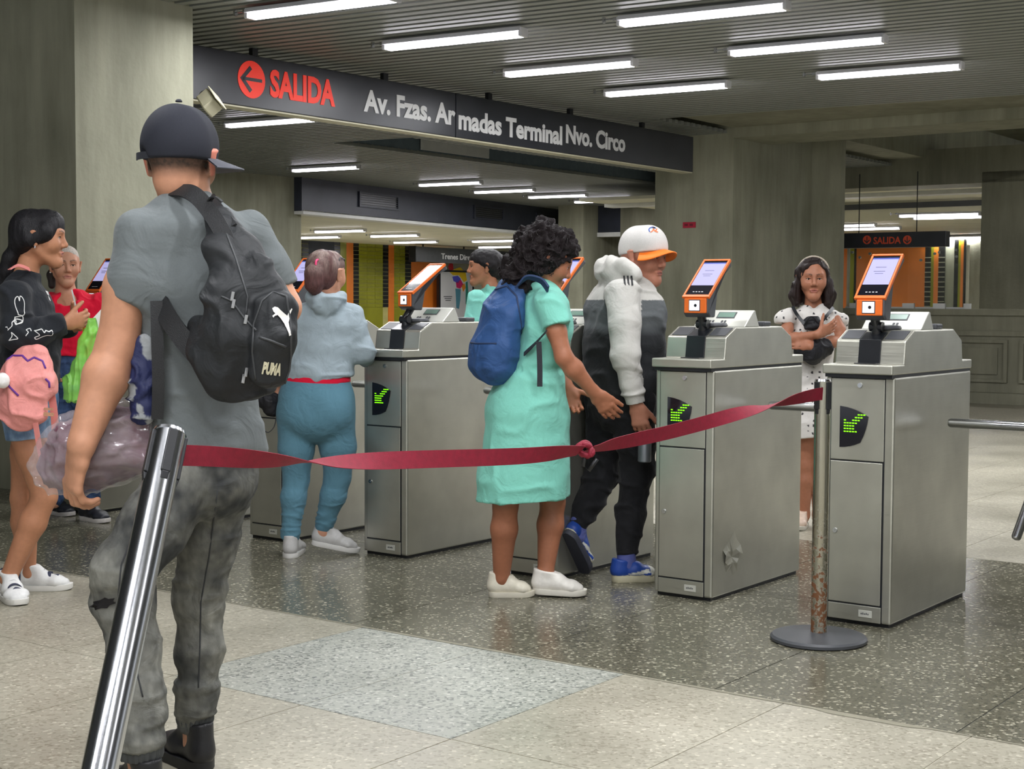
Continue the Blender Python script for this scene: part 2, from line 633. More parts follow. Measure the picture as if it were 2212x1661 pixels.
# chrome discs standing in for glints near the upper edge of the glass
for px, py in ((1842, 545), (1858, 556), (1880, 548), (1990, 562), (2020, 548), (2030, 545), (2066, 540), (2067, 554)):
    uu, zz = onv(px, py, vB + 0.1)
    MB().tube([(uu, vB + 0.075, zz), (uu, vB + 0.1, zz)], 0.018, 10).obj('glass_glint', M['chrome'], win)
for px0, px1 in ((1836, 1858), (1950, 1975), (2016, 2042), (2082, 2097)):
    a, _ = onv(px0, 670, vB + 0.02)
    b_, _ = onv(px1, 670, vB + 0.02)
    o = MB().box(a, b_, vB + 0.0, vB + 0.04, 1.2, 1.27).obj('desk_sign', M['white'], rot=(0, 0, -TH))
    w = ['leftmost', 'second', 'third', 'rightmost'][(1836, 1950, 2016, 2082).index(px0)]
    tag(o, 'small white card, %s of four along the ticket window sill' % w, 'sign', 'cards on the ticket window sill')

# beams over the right hand side
bm1 = struct(uvbox('trim_1', M['concrete'], u3 - 0.05, u3 + 9, v3 + 0.0, v3 + 0.9, 3.19, 3.95))
bm2 = struct(uvbox('trim_2', M['concrete'], u3 - 0.75, u3 + 0.41, v3 + 2.26, v3 + 16, 3.34, 3.95))
bm3 = struct(uvbox('trim_3', M['concrete_dark'], u3 - 4.0, u3 + 9, vR + 0.0, vR + 0.7, 2.95, 3.45))
sl = struct(uvbox('trim_4', M['concrete_dark'], u3 - 0.0, u3 + 9, v3 - 4.6, v3 - 0.0, 3.31, 3.5))
sl2 = struct(uvbox('ceiling_slab', M['concrete'], u3 - 2, u3 + 10, v3 + 0.9, v3 + 18, 3.95, 4.1))

# fascia over the passage on the left with three grilles
fas = empty('trim_5', (FA[0], FA[1], 0), (0, 0, math.atan2(FD[1], FD[0])))
struct(fas)
FL = float(np.linalg.norm(FB - FA))
MB().box(0, FL, 0, 0.25, 2.71, CZ + 0.03).obj('fascia_board', M['fascia'], fas)
MB().box(0, FL, -0.03, 0.25, 2.66, 2.71).obj('fascia_edge', M['white'], fas)
for s0, s1 in ((1.6, 2.85), (5.5, 6.7), (8.1, 9.2)):
    mb = MB().box(s0, s1, -0.03, 0.02, 2.87, 2.9).box(s0, s1, -0.03, 0.02, 3.1, 3.13)
    mb.box(s0, s0 + 0.05, -0.03, 0.02, 2.9, 3.1).box(s1 - 0.05, s1, -0.03, 0.02, 2.9, 3.1)
    g = mb.obj('grille', M['fascia'], fas)
    MB().box(s0 + .05, s1 - .05, -0.004, 0.0, 2.9, 3.1).obj('grille_back', M['blacksat'], g)
    for q in range(5):
        MB().box(s0 + .05, s1 - .05, -0.02, -0.008, 2.915 + q * 0.038, 2.925 + q * 0.038).obj('grille_blade', M['dgrey'], g)
# second fascia beyond the far column
v6 = 25.96
a6, z6 = onv(1280, 455, v6)
b6, z7 = onv(1440, 505, v6)
f2 = struct(empty('trim_6', (0, 0, 0), (0, 0, -TH)))
MB().box(a6, b6, v6, v6 + 0.2, 2.7, CZ + 0.03).obj('fascia_board', M['fascia'], f2)
MB().box(a6, b6, v6 - 0.03, v6 + 0.2, 2.61, 2.7).obj('fascia_edge', M['white'], f2)
c6, _ = onv(1340, 505, v6 - 0.1)
struct(MB().box(c6, b6, v6 - 0.1, v6 + 0.5, 0, CZ).obj('column_6', M['concrete_dark'], rot=(0, 0, -TH)))
struct(MB().box(a6 - 1, b6 + 1, v6 + 3.0, v6 + 3.2, 0, CZ).obj('wall_passage', M['concrete_dark'], rot=(0, 0, -TH)))
# low cream ceilings beyond the fascia and beyond the booth
FN = np.array([-FD[1], FD[0], 0.0])
A3 = np.array([FA[0], FA[1], 0.0])
low = MB().prism_dir([A3 + FD * 0.05 + [0, 0, 2.68], A3 + FD * 22 + [0, 0, 2.68], A3 + FD * 22 + FN * 14 + [0, 0, 2.68], A3 + FD * 0.05 + FN * 14 + [0, 0, 2.68]], (0, 0, 0.05))
struct(low.obj('ceiling_low', M['cream']))
UA, UB = u3 - 6, u3 + 10
low2 = MB().box(UA, UB, vR + 0.7, vR + 3.4, 2.99, 3.04).box(UA, UB, vR + 3.4, vR + 3.45, 2.66, 3.04).box(UA, UB, vR + 3.45, vR + 16, 2.66, 2.72)
c2 = struct(low2.obj('ceiling_booth', M['cream'], rot=(0, 0, -TH)))
MB().box(UA, UB, vR + 1.5, vR + 1.8, 2.93, 2.99).obj('light_strip', M['white'], c2)
MB().box(UA, UB, vR + 3.36, vR + 3.4, 2.86, 2.95).obj('fascia_board', M['dgrey'], c2)

# tiled wall at the end of the passage: strips of olive, black and orange, tiles built
TW0 = aty(648, 524, 35.0)
TWd = np.array([0.54, 0.8417, 0.0])
tw = struct(empty('wall_back', (TW0[0], TW0[1], 0), (0, 0, math.atan2(TWd[1], TWd[0]))))
MB().box(-3, 14, 0.012, 0.3, 0, 2.72).obj('wall_body', mat('tile_joint', c255(196, 190, 120), 0.6), tw)


def tw_s(px):      # distance along the tiled wall of a pixel column
    r = ray(px, 600)
    n = np.array([-TWd[1], TWd[0], 0.0])
    t = (np.array([TW0[0], TW0[1], 0]) @ n) / (r @ n)
    p = r * t
    return float((p - TW0) @ TWd)


strips = [(652, 667, 'tileblack'), (667, 722, 'fascia'), (722, 735, 'tileblack'), (735, 748, 'olive'), (748, 763, 'tileorange'), (763, 775, 'tileblack'), (775, 827, 'olive'),
          (827, 839, 'tileblack'), (839, 851, 'tileorange'), (851, 875, 'olive'), (875, 888, 'tileblack'), (888, 950, 'tileorange'), (950, 1120, 'cream')]
tile_cache = {}
for a, b_, mm in strips:
    s0, s1 = tw_s(a), tw_s(b_)
    if mm == 'olive' and b_ - a > 20:
        n = max(2, round((s1 - s0) / 0.32))
        w = (s1 - s0) / n
        for k in range(n):
            for z in range(16):
                key = (round(w, 3), mm)
                if key not in tile_cache:
                    me = MB().box(0.006, w - 0.006, 0, 0.02, 0.006, 0.094).mesh('wall_tile')
                    me.materials.append(M[mm])
                    tile_cache[key] = me
                obj('wall_tile', tile_cache[key], None, tw, (s0 + k * w, -0.004, 1.1 + z * 0.1))
        MB().box(s0, s1, 0.0, 0.012, 0, 1.1).obj('tile_strip', M[mm], tw)
    elif mm == 'tileblack':
        w = s1 - s0
        me = MB().box(0.004, w - 0.004, 0, 0.02, 0.006, 0.094).mesh('wall_tile')
        me.materials.append(M[mm])
        for z in range(16):
            obj('wall_tile', me, None, tw, (s0, -0.004, 1.1 + z * 0.1))
    else:
        MB().box(s0, s1, -0.006, 0.012, 0, 2.68).obj('tile_strip', M[mm], tw)
# tiled wall seen through the ticket window
vT = vR + 9.0
tw2 = struct(empty('wall_far', (0, 0, 0), (0, 0, -TH)))
MB().box(uR - 12, uR + 5, vT + 0.02, vT + 0.3, 0, 2.66).obj('wall_body', M['concrete'], tw2)
for a, b_, mm in ((1820, 1831, 'tileorange'), (1831, 1845, 'olive'), (1845, 1850, 'tileblack'), (1850, 1998, 'tileorange'), (1998, 2011, 'tileblack'), (2011, 2017, 'olive'),
                  (2017, 2027, 'tileorange'), (2027, 2041, 'tileblack'), (2061, 2070, 'tileblack'), (2070, 2075, 'olive'), (2075, 2081, 'tileorange'), (2081, 2086, 'tileblack')):
    a_, _ = onv(a, 600, vT)
    c_, _ = onv(b_, 600, vT)
    MB().box(a_, c_, vT - 0.01, vT + 0.02, 0.3, 2.6).obj('tile_strip', M[mm], tw2)
    if mm == 'tileblack' and b_ - a > 10:
        me = MB().box(0, c_ - a_, 0, 0.004, 0, 0.012).mesh('tile_joint')
        me.materials.append(M['beige'])
        for z in range(11):
            obj('tile_joint', me, None, tw2, (a_, vT - 0.014, 1.2 + z * 0.1))
# back walls that close the hall far away
struct(MB().box(-60, 60, 52, 52.4, 0, 4.2).obj('wall_end', M['concrete_dark']))
struct(MB().box(-24, -23.6, -8, 52, 0, 4.2).obj('wall_left', M['concrete_dark']))

# small red plate on the right column
uu, zz = onv(1489.5, 486, v3)
rp = MB().box(-0.085, 0.085, -0.012, 0, -0.034, 0.034).obj('wall_plate', M['red'], loc=uv(uu, v3, zz), rot=(0, 0, -TH))
tag(rp, 'small red rectangular plate on the concrete column behind the gates', 'sign')
for dx in (-0.04, 0.03):
    MB().box(dx - 0.022, dx + 0.022, -0.014, -0.012, -0.012, 0.014).obj('print', mat('plate_print', c255(120, 14, 40), 0.5, var=0), rp)

# ------------------------------------------------------------------ ceiling lamps
lamp_tube = MB().tube([(-0.58, 0, 0), (0.58, 0, 0)], 0.016, 6, cap=False).mesh('tube')
lamp_tube.materials.append(M['tube'])
lamp_house = MB().prism_x([(-0.068, 0.0), (-0.02, -0.010), (0.02, -0.010), (0.068, 0.0), (0.055, 0.03), (-0.055, 0.03)], -0.6, 0.6).mesh('housing')
lamp_house.materials.append(M['lampbody'])
lamp_cap = MB().box(-0.012, 0.012, -0.05, 0.05, -0.036, 0.025).mesh('socket')
lamp_cap.materials.append(M['lampbody'])
lamp_bracket = MB().box(-0.05, 0.0, -0.012, 0.012, -0.012, 0.012).box(-0.13, -0.115, -0.015, 0.015, -0.02, 0.02).box(-0.12, -0.04, -0.006, 0.006, -0.004, 0.004).mesh('bracket')
lamp_bracket.materials.append(M['chrome'])


LAMP_DATA = bpy.data.lights.new('lamp_light', 'AREA')
LAMP_DATA.shape = 'RECTANGLE'
LAMP_DATA.size, LAMP_DATA.size_y = 1.16, 0.08
LAMP_DATA.energy = LAMP_WATT
LAMP_DATA.color = (0.97, 0.98, 1.0)


def lamp(x, y, z, label, group, ang=-CA):
    e = empty('ceiling_lamp', (x, y, z), (0, 0, ang))
    tag(e, label, 'lamp', group)
    obj('housing', lamp_house, None, e)
    for q in (-0.03, 0.03):
        obj('tube', lamp_tube, None, e, (0, q, -0.022))
    for q in (-0.6, 0.6):
        obj('socket', lamp_cap, None, e, (q, 0, 0))
    obj('bracket', lamp_bracket, None, e, (-0.61, 0, 0.02))
    lo = bpy.data.objects.new('lamp_light', LAMP_DATA)
    COL.objects.link(lo)
    lo.parent = e
    lo.location = (0, 0, -0.042)
    return e


def lamp_px(x0, y0, x1, y1, zc, label, group):
    p = (atz(x0, y0, zc) + atz(x1, y1, zc)) / 2
    return lamp(p[0], p[1], zc - 0.0, label, group)


G1 = 'twin-tube lamps on the slatted ceiling'
for a, lab in (((835, 97, 1130, 70), 'lit twin-tube ceiling lamp above the word SALIDA and the long black sign'),
               ((1340, 44, 1700, 12), 'largest lit twin-tube ceiling lamp at the upper right of centre'),
               ((1100, 157, 1365, 134), 'lit twin-tube ceiling lamp just above the middle of the long sign'),
               ((1585, 110, 1905, 84), 'lit twin-tube ceiling lamp below the largest one, upper right'),
               ((1775, 162, 2070, 142), 'rightmost lit twin-tube lamp on the slatted ceiling'),
               ((1315, 200, 1568, 182), 'lit twin-tube ceiling lamp above the right end of the long sign'),
               ((490, 270, 680, 254), 'lit twin-tube ceiling lamp right of the man\'s black cap, below the long sign'),
               ((560, 22, 830, 0), 'lit twin-tube ceiling lamp cut off by the top edge'),
               ):
    lamp_px(*a, CZ - 0.05, lab, G1)
for a, lab in (((640, 365, 768, 361), 'far ceiling lamp above the left end of the blue-black fascia'),
               ((918, 397, 1028, 394), 'far slim ceiling lamp, second from left above the blue-black fascia'),
               ((1023, 413, 1157, 410), 'far bright ceiling lamp, third from left above the blue-black fascia'),
               ((1150, 424, 1260, 421), 'far ceiling lamp, fourth from left above the blue-black fascia'),
               ((1245, 434, 1360, 432), 'far ceiling lamp nearest the right concrete column, above the white cap')):
    lamp_px(*a, CZ - 0.05, lab, G1)
G2 = 'lamps on the low cream ceiling'
for k, a in enumerate(((650, 512, 722, 511), (695, 499, 775, 497), (820, 509, 886, 507), (857, 523, 940, 521), (1040, 520, 1100, 519), (1047, 533, 1112, 532))):
    lamp_px(*a, 2.63, ['lowest left lamp on the low cream ceiling, over the ponytailed woman', 'highest left lamp on the low cream ceiling under the fascia',
                       'third lamp from left on the low cream ceiling', 'lamp on the low cream ceiling left of the platform direction sign',
                       'upper lamp on the low cream ceiling beside the curly hair', 'lower lamp on the low cream ceiling beside the curly hair'][k], G2)
G3 = 'lamps on the ceiling beyond the ticket window'
for k, a in enumerate(((1968, 464, 2090, 461), (2010, 469, 2107, 466), (1770, 488, 1866, 484), (1825, 494, 1922, 491), (2040, 513, 2120, 511), (2040, 519, 2120, 517))):
    lamp_px(*a, 2.61, ['upper lamp of the pair at the top right beyond the ticket window', 'lower lamp of the pair at the top right beyond the ticket window',
                       'lamp beside the right column, upper of two above the small SALIDA sign', 'lamp lower of two directly above the small SALIDA sign',
                       'upper lamp right of the small SALIDA sign', 'lower lamp right of the small SALIDA sign'][k], G3)
# rows carried on overhead and behind, plus unseen lamps added to light gates and columns
for k, (x, y) in enumerate(((-0.3, 7.2), (1.6, 6.4), (3.9, 8.4), (0.2, 3.6), (1.2, 4.6), (2.0, 2.4), (-0.8, 2.4), (4.0, 1.2), (7.4, 9.4), (-1.8, 4.6), (0.4, 0.2), (-1.6, 1.2), (2.4, -1.2), (-0.6, -1.8), (-2.6, 0.2), (5.4, 11.4), (6.9, 12.6), (4.8, 9.9), (8.2, 11.4))):
    lamp(x, y, CZ - 0.05, 'twin-tube ceiling lamp added over the near hall for its light, outside the view', G1)

for x, y in ((8.6, 18.6), (9.4, 21.0)):  # unseen lamps added to brighten the beams at right
    lamp(x, y, 3.28, 'unseen lamp added between the beams to brighten the right side', G1)

# ------------------------------------------------------------------ long sign
us_, vs0 = to_uv(-2.38, 11.27)
vs0 -= 0.5
_, vs1 = to_uv(2.0, 17.39)
sg = empty('overhead_sign', uv(us_, vs0, 2.775), (0, 0, -TH))
tag(sg, 'long black overhead exit sign with red SALIDA and white street names', 'sign')
LS = vs1 - vs0
vj, _ = onu(985, 250, us_)
vj -= vs0
for a, b_ in ((0, vj - 0.006), (vj + 0.006, LS)):
    MB().box(-0.16, 0, a, b_, 0, 0.405).obj('sign_panel', M['signblack'], sg, bevel=0.006)
MB().box(-0.15, -0.01, 0, LS, -0.012, 0).obj('lower_rail', M['beige'], sg)
for px, py in ((563, 110), (845, 165), (1070, 210), (1245, 247), (1400, 270)):
    v, _ = onu(px, py, us_)
    v -= vs0
    MB().box(-0.1, -0.06, v - 0.03, v + 0.03, 0.405, 0.5).obj('hanger', M['blacksat'], sg)


def sign_text(s, px0, py0, px1, size, material, parent, uplane, v_off, z_off, bold=0.006, name='lettering'):
    v0, z0 = onu(px0, py0, uplane)
    v1, _ = onu(px1, py0, uplane)
    me = text_mesh(s, size, 0.002, bold)
    a, b_ = mesh_width(me)
    me.transform(Matrix.Diagonal(((v1 - v0) / (b_ - a), 1, 1, 1)) @ Matrix.Translation((-a, 0, 0)))
    return obj(name, me, material, parent, (0.003, v0 - v_off, z0 - z_off), (math.pi / 2, 0, math.pi / 2))


sign_text('SALIDA', 583, 206, 723, 0.285, M['signred'], sg, us_, vs0, 2.775, 0.011)
sign_text('Av. Fzas. Ar', 785, 238, 983, 0.25, M['signwhite'], sg, us_, vs0, 2.775, 0.009)
sign_text('madas Terminal', 990, 277, 1214, 0.25, M['signwhite'], sg, us_, vs0, 2.775, 0.009)
sign_text('Nvo. Circo', 1222, 307, 1350, 0.25, M['signwhite'], sg, us_, vs0, 2.775, 0.009)


def disc_arrow(parent, loc, r, rot_in_plane, plane_rot, material, back):
    e = MB().tube([(0, 0, -0.002), (0, 0, 0.001)], r, 32).obj('roundel', material, parent, loc, plane_rot)
    h = MB()
    c, s = math.cos(rot_in_plane), math.sin(rot_in_plane)

    def R(p):
        return (c * p[0] - s * p[1], s * p[0] + c * p[1], 0.0015)
    # arrow cut out of the disc as three dark strokes pointing along +x before turning
    for poly in ([(-0.75, -0.09), (0.7, -0.09), (0.7, 0.09), (-0.75, 0.09)],
                 [(0.85, 0.0), (0.15, 0.72), (-0.02, 0.55), (0.55, 0.0)],
                 [(0.85, 0.0), (0.55, 0.0), (-0.02, -0.55), (0.15, -0.72)]):
        h.prism_dir([R((x * r, y * r)) for x, y in poly], (0, 0, 0.002))
    h.obj('arrow', back, e)
    return e


v0, z0 = onu(543, 172, us_)
disc_arrow(sg, (0.003, v0 - vs0, z0 - 2.775), 0.145, math.pi, (math.pi / 2, 0, math.pi / 2), M['signred'], M['signblack'])

# small SALIDA sign over the ticket window
s2u0, _ = onv(1805, 518, vB - 0.3)
s2u1, _ = onv(2043, 518, vB - 0.3)
_, s2z0 = onv(1950, 534, vB - 0.3)
_, s2z1 = onv(1950, 501, vB - 0.3)
s2 = empty('exit_sign', uv(s2u0, vB - 0.3, s2z0), (0, 0, -TH))
tag(s2, 'small black hanging sign with orange SALIDA between two arrow roundels', 'sign')
MB().box(0, s2u1 - s2u0, 0, 0.15, 0, s2z1 - s2z0).obj('sign_panel', M['signblack'], s2, bevel=0.005)
for px in (1975, 1850):
    q, _ = onv(px, 518, vB - 0.3)
    MB().box(q - s2u0 - 0.005, q - s2u0 + 0.005, 0.07, 0.08, s2z1 - s2z0, 2.97 - s2z0).obj('hanger', M['blacksat'], s2)
M['signdull'] = mat('sign_orange_red', c255(214, 78, 44), 0.5, 0, 0)
a_, za = onv(1887, 526, vB - 0.3)
b_, _ = onv(1946, 526, vB - 0.3)
me = text_mesh('SALIDA', 0.125, 0.002, 0.003)
x0, x1 = mesh_width(me)
me.transform(Matrix.Diagonal(((b_ - a_) / (x1 - x0), 1, 1, 1)) @ Matrix.Translation((-x0, 0, 0)))
obj('lettering', me, M['signdull'], s2, (a_ - s2u0, -0.003, za - s2z0 - 0.005), (math.pi / 2, 0, 0))
for px in (1873, 1960):
    q, z = onv(px, 518, vB - 0.3)
    disc_arrow(s2, (q - s2u0, -0.003, z - s2z0), 0.057, -math.pi / 2, (math.pi / 2, 0, 0), M['signdull'], M['signblack'])

# platform direction sign and map poster on the tiled wall
def onwall(px, py, off=0.0):
    r = ray(px, py)
    n = np.array([-TWd[1], TWd[0], 0.0])
    t = (np.array([TW0[0], TW0[1], 0]) @ n - off) / (r @ n)
    p = CO + r * t
    return float((np.array([p[0], p[1], 0]) - np.array([TW0[0], TW0[1], 0])) @ TWd), float(p[2])


rz = math.atan2(TWd[1], TWd[0])
off = 1.2
s0, z0 = onwall(899, 565, off)
s1, _ = onwall(1130, 565, off)
_, z1 = onwall(899, 532, off)
base = TW0 * [1, 1, 0] + TWd * s0 - np.array([-TWd[1], TWd[0], 0.0]) * off
s3 = empty('direction_sign', (base[0], base[1], z0), (0, 0, rz))
tag(s3, 'dark grey hanging sign reading Trenes Dirección before the tiled wall', 'sign')
MB().box(0, s1 - s0, 0, 0.2, 0, z1 - z0).obj('sign_panel', mat('sign_grey', c255(72, 74, 76), 0.45), s3, bevel=0.006)
MB().box(-0.03, 0.0, -0.01, 0.21, -0.01, z1 - z0 + 0.01).obj('end_cap', M['blacksat'], s3)
for q in (0.4, 2.2):
    MB().box(q, q + 0.03, 0.08, 0.11, z1 - z0, 2.68 - z0).obj('hanger', M['blacksat'], s3)
a_, za = onwall(953, 559, off)
b_, _ = onwall(1041, 559, off)
me = text_mesh('Trenes Dirección', 0.2, 0.002, 0.004)
x0, x1 = mesh_width(me)
me.transform(Matrix.Diagonal(((b_ - a_) / (x1 - x0), 1, 1, 1)) @ Matrix.Translation((-x0, 0, 0)))
obj('lettering', me, M['signwhite'], s3, (a_ - s0, -0.003, za - z0), (math.pi / 2, 0, 0))

off = 0.25
s0, z0 = onwall(951, 700, off)
s1, _ = onwall(1020, 700, off)
_, z1 = onwall(985, 588, off)
base = TW0 * [1, 1, 0] + TWd * s0 - np.array([-TWd[1], TWd[0], 0.0]) * off
po = empty('map_poster', (base[0], base[1], z0), (0, 0, rz))
tag(po, 'white framed poster with a bright patchwork map on the tiled wall', 'poster')
PW, PH = s1 - s0, z1 - z0
MB().box(0, PW, 0, 0.06, 0, PH).obj('poster_sheet', M['signwhite'], po)
mb = MB().box(-0.06, PW + .06, -0.01, 0.07, PH, PH + 0.05).box(-0.07, 0, -0.01, 0.07, 0, PH + .05).box(PW, PW + .07, -0.01, 0.07, 0, PH + .05)
mb.obj('frame', M['blacksat'], po)
_, zm = onwall(985, 628, off)
zm -= z0
K = 1 / 300.0      # poster units taken from a sheet 250 wide
for cl, poly in ((c255(205, 40, 50), [(60, 110), (75, 130), (100, 125), (105, 95), (80, 85)]),
                 (c255(245, 205, 30), [(70, 88), (110, 100), (160, 110), (205, 85), (215, 50), (190, 40), (150, 72), (100, 72)]),
                 (c255(90, 90, 210), [(95, 65), (140, 70), (165, 55), (140, 35), (105, 45)]),
                 (c255(220, 40, 110), [(125, 40), (165, 52), (185, 30), (160, 10), (130, 15)]),
                 (c255(90, 150, 170), [(120, 10), (165, 8), (160, -45), (150, -85), (128, -80), (125, -30)]),
                 (c255(245, 150, 40), [(170, 25), (195, 36), (205, 15), (185, -5)]),
                 (c255(50, 150, 130), [(205, 40), (220, 45), (228, -10), (218, -70), (205, -60)])):
    q = MB().prism_dir([(x * K * PW * 1.15, -0.003, zm + (y * K) * PW * 1.15) for x, y in poly][::-1], (0, 0.003, 0))
    q.obj('map_patch', mat('map_ink', cl, 0.6, var=0), po)
for k in range(3):
    MB().box(PW * (0.1 + 0.03 * k), PW * (0.36 - 0.02 * k), -0.003, 0, zm - 0.17 - 0.05 * k, zm - 0.15 - 0.05 * k).obj('caption_line', M['dgrey'], po)

# ------------------------------------------------------------------ camera housing beside the left column
p = aty(452, 222, 10.35)
cc = empty('security_camera', p, (0, 0, 0))
tag(cc, 'beige security camera housing tilted down beside the left column', 'camera')
d = aty(474, 250, 10.1) - aty(440, 196, 10.5)
d /= np.linalg.norm(d)
q = MB()
up = np.cross(d, [0, 1, 0.0])
up /= np.linalg.norm(up)
e2 = np.cross(up, d)
pts = [(-d * 0.115 + up * a * 0.052 + e2 * b_ * 0.05) for a, b_ in ((-1, -1), (1, -1), (1, 1), (-1, 1))]
q.prism_dir(pts, d * 0.23)
q.obj('housing', M['beige'], cc, bevel=0.012)
q = MB().prism_dir([(-d * 0.1 + up * a * 0.06 + e2 * b_ * 0.058) for a, b_ in ((1, -1), (1.15, -1), (1.15, 1), (1, 1))], d * 0.24)
q.obj('sunshield', M['beige'], cc, bevel=0.004)
MB().tube([-d * 0.116, -d * 0.135], 0.045, 14).obj('rear_cap', M['dgrey'], cc)
MB().tube([(0, 0, 0), (-0.06, 0.02, -0.02), (-0.115, 0.04, -0.02)], 0.014, 8).obj('bracket', M['dgrey'], cc)

# pale panel inside the ceiling recess
a0 = atz(880, 330, CZ + 0.02) - p0
t0 = float(a0 @ ES)
mb = MB().prism_dir([p0 + ES * (t0) + ER * 0.03 + [0, 0, CZ + 0.05], p0 + ES * (t0 + 1.5) + ER * 0.03 + [0, 0, CZ + 0.05], p0 + ES * (t0 + 1.5) + ER * 0.03 + [0, 0, CZ + 0.55], p0 + ES * (t0) + ER * 0.03 + [0, 0, CZ + 0.55]], ER * 0.02)
mb.obj('pale_panel', M['white'], ceiling)
# ------------------------------------------------------------------ turnstiles
TWD, TLN = 0.285, 0.85
LEDROWS = [(0, [5, 6, 7]), (1, [4, 5, 6]), (2, [0, 3, 4, 5]), (3, [0, 1, 2, 3, 4]), (4, [0, 1, 2, 3]), (5, [0, 1, 2, 3]), (6, [0, 1, 2, 3, 4])]


def arc_pts(p, q, bulge, n=5):
    p, q = np.array(p), np.array(q)
    d = q - p
    nrm = np.array([d[1], -d[0]])
    return [tuple(p + d * t - nrm * bulge * 4 * t * (1 - t)) for t in np.linspace(0, 1, n)]


def make_turnstile():
    t = empty('turnstile')
    b = MB().box(0, TWD, 0, TLN, 0.014, 0.982)
    body = b.obj('body', M['steel_side'], t, bevel=0.008)
    MB().box(0.012, TWD - 0.012, 0.012, TLN - 0.012, 0, 0.02).obj('plinth', M['blacksat'], t)
    MB().box(0.004, TWD - 0.004, -0.02, TLN - 0.004, 0.978, 0.992).obj('seam', M['blacksat'], t)
    MB().box(0.022, 0.249, -0.0015, 0.01, 0.016, 0.976).obj('gap_shade', M['blacksat'], t)  # black sheet stands in for the shade in the door gaps
    ud = MB().box(0.025, 0.246, -0.005, 0.0, 0.652, 0.974).obj('door', M['steel'], t, bevel=0.002)
    ld = MB().box(0.025, 0.242, -0.005, 0.0, 0.085, 0.646).obj('door', M['steel'], t, bevel=0.002)
    kp = MB().box(0.025, 0.246, -0.006, 0.0, 0.016, 0.079).obj('kick_panel', M['steel'], t, bevel=0.002)
    for px, pz, par in ((0.145, 0.948, ud), (0.05, 0.368, ld)):
        MB().tube([(px, -0.004, pz), (px, -0.011, pz)], [0.0115, 0.0095], 16).tube([(px, -0.0112, pz), (px, -0.0122, pz)], 0.003, 8).obj('lock', M['chrome'], par, smooth='auto')
    MB().box(0.155, 0.212, -0.0085, -0.006, 0.034, 0.062).obj('maker_plate', M['plate'], kp, bevel=0.001)
    q = MB()
    for k in range(5):
        q.box(0.166 + k * 0.007, 0.170 + k * 0.007, -0.0092, -0.0085, 0.045, 0.051 + 0.002 * (k % 2))
    q.obj('plate_print', M['dgrey'], kp)
    # arrow display: a rounded wedge of black glass with a dot arrow
    out = arc_pts((0.064, 0.864), (0.182, 0.826), 0.06) + arc_pts((0.182, 0.826), (0.150, 0.722), 0.05)[1:] + arc_pts((0.150, 0.722), (0.064, 0.701), 0.06)[1:]
    dp = MB().prism_dir([(x, -0.009, z) for x, z in out][::-1], (0, 0.006, 0)).obj('arrow_display', M['screenglass'], ud)
    lm = MB()
    for r, cs in LEDROWS:
        for c in cs:
            x, z = 0.086 + c * 0.0115, 0.832 - r * 0.0112
            lm.box(x - 0.0038, x + 0.0038, -0.0115, -0.009, z - 0.0022, z + 0.0022)
    lm.obj('dot_arrow', M['led'], dp)
    # hood
    prof = [(-0.034, 0.992), (TLN, 0.992), (TLN, 1.03), (0.735, 1.03), (0.722, 1.115), (0.622, 1.163), (0.19, 1.163), (0.097, 1.12), (0.085, 1.03), (-0.034, 1.03)]
    hood = MB().prism_x(prof, -0.003, TWD + 0.003).obj('hood', M['steel'], t, bevel=0.005)
    MB().prism_x([(0.08, 1.031), (0.085, 1.031), (0.097, 1.122), (0.16, 1.151), (0.158, 1.155), (0.093, 1.126)], 0.096, 0.188).box(0.096, 0.188, 0.04, 0.084, 1.03, 1.034).obj('mount_plate', M['blacksat'], t, bevel=0.002)
    for xa, xb in ((0.012, 0.09), (0.194, 0.273)):  # dark plates standing in for the dim reflection on the slope
        MB().prism_x([(0.112, 1.126), (0.18, 1.1575), (0.179, 1.1605), (0.111, 1.129)], xa, xb).obj('slope_reflection', M['dgrey'], t)
    # card disc and rear console
    MB().lathe([(0.06, 0), (0.066, 0.006), (0.06, 0.016), (0.03, 0.019)], 28).obj('card_reader', M['dgrey'], t, (0.145, 0.235, 1.163), smooth='auto')
    cs = MB().prism_x([(0.285, 1.163), (0.425, 1.163), (0.385, 1.234), (0.372, 1.236)], 0.02, 0.275).obj('console', M['plate'], t, bevel=0.004)
    cy, cz, sy, sz = 0.285, 1.163, 0.087, 0.073

    def on_slope(x0, x1, t0, t1, lift):
        n = np.array([0, -sz, sy]) / math.hypot(sy, sz)
        a = [np.array([x, cy + sy * tt, cz + sz * tt]) + n * lift for x, tt in ((x0, t0), (x1, t0), (x1, t1), (x0, t1))]
        return MB().prism_dir(a[::-1], -n * 0.004)
    on_slope(0.115, 0.195, 0.55, 0.82, 0.0025).obj('lcd', M['lcd'], cs)
    on_slope(0.11, 0.2, 0.5, 0.86, 0.0015).obj('lcd_bezel', M['dgrey'], cs)
    for xx in (0.085, 0.1, 0.145, 0.16):
        on_slope(xx, xx + 0.009, 0.17, 0.36, 0.002).obj('key', M['dgrey'], cs)
    MB().box(0.17, 0.26, 0.5, 0.57, 1.163, 1.185).obj('rear_reader', M['dgrey'], t, bevel=0.006)
    # tripod barrier on the left side
    hb = MB().tube([(0.0, 0.42, 0.76), (-0.05, 0.42, 0.76)], [0.075, 0.06], 20).obj('tripod_hub', M['steel'], t, smooth='auto')
    return t


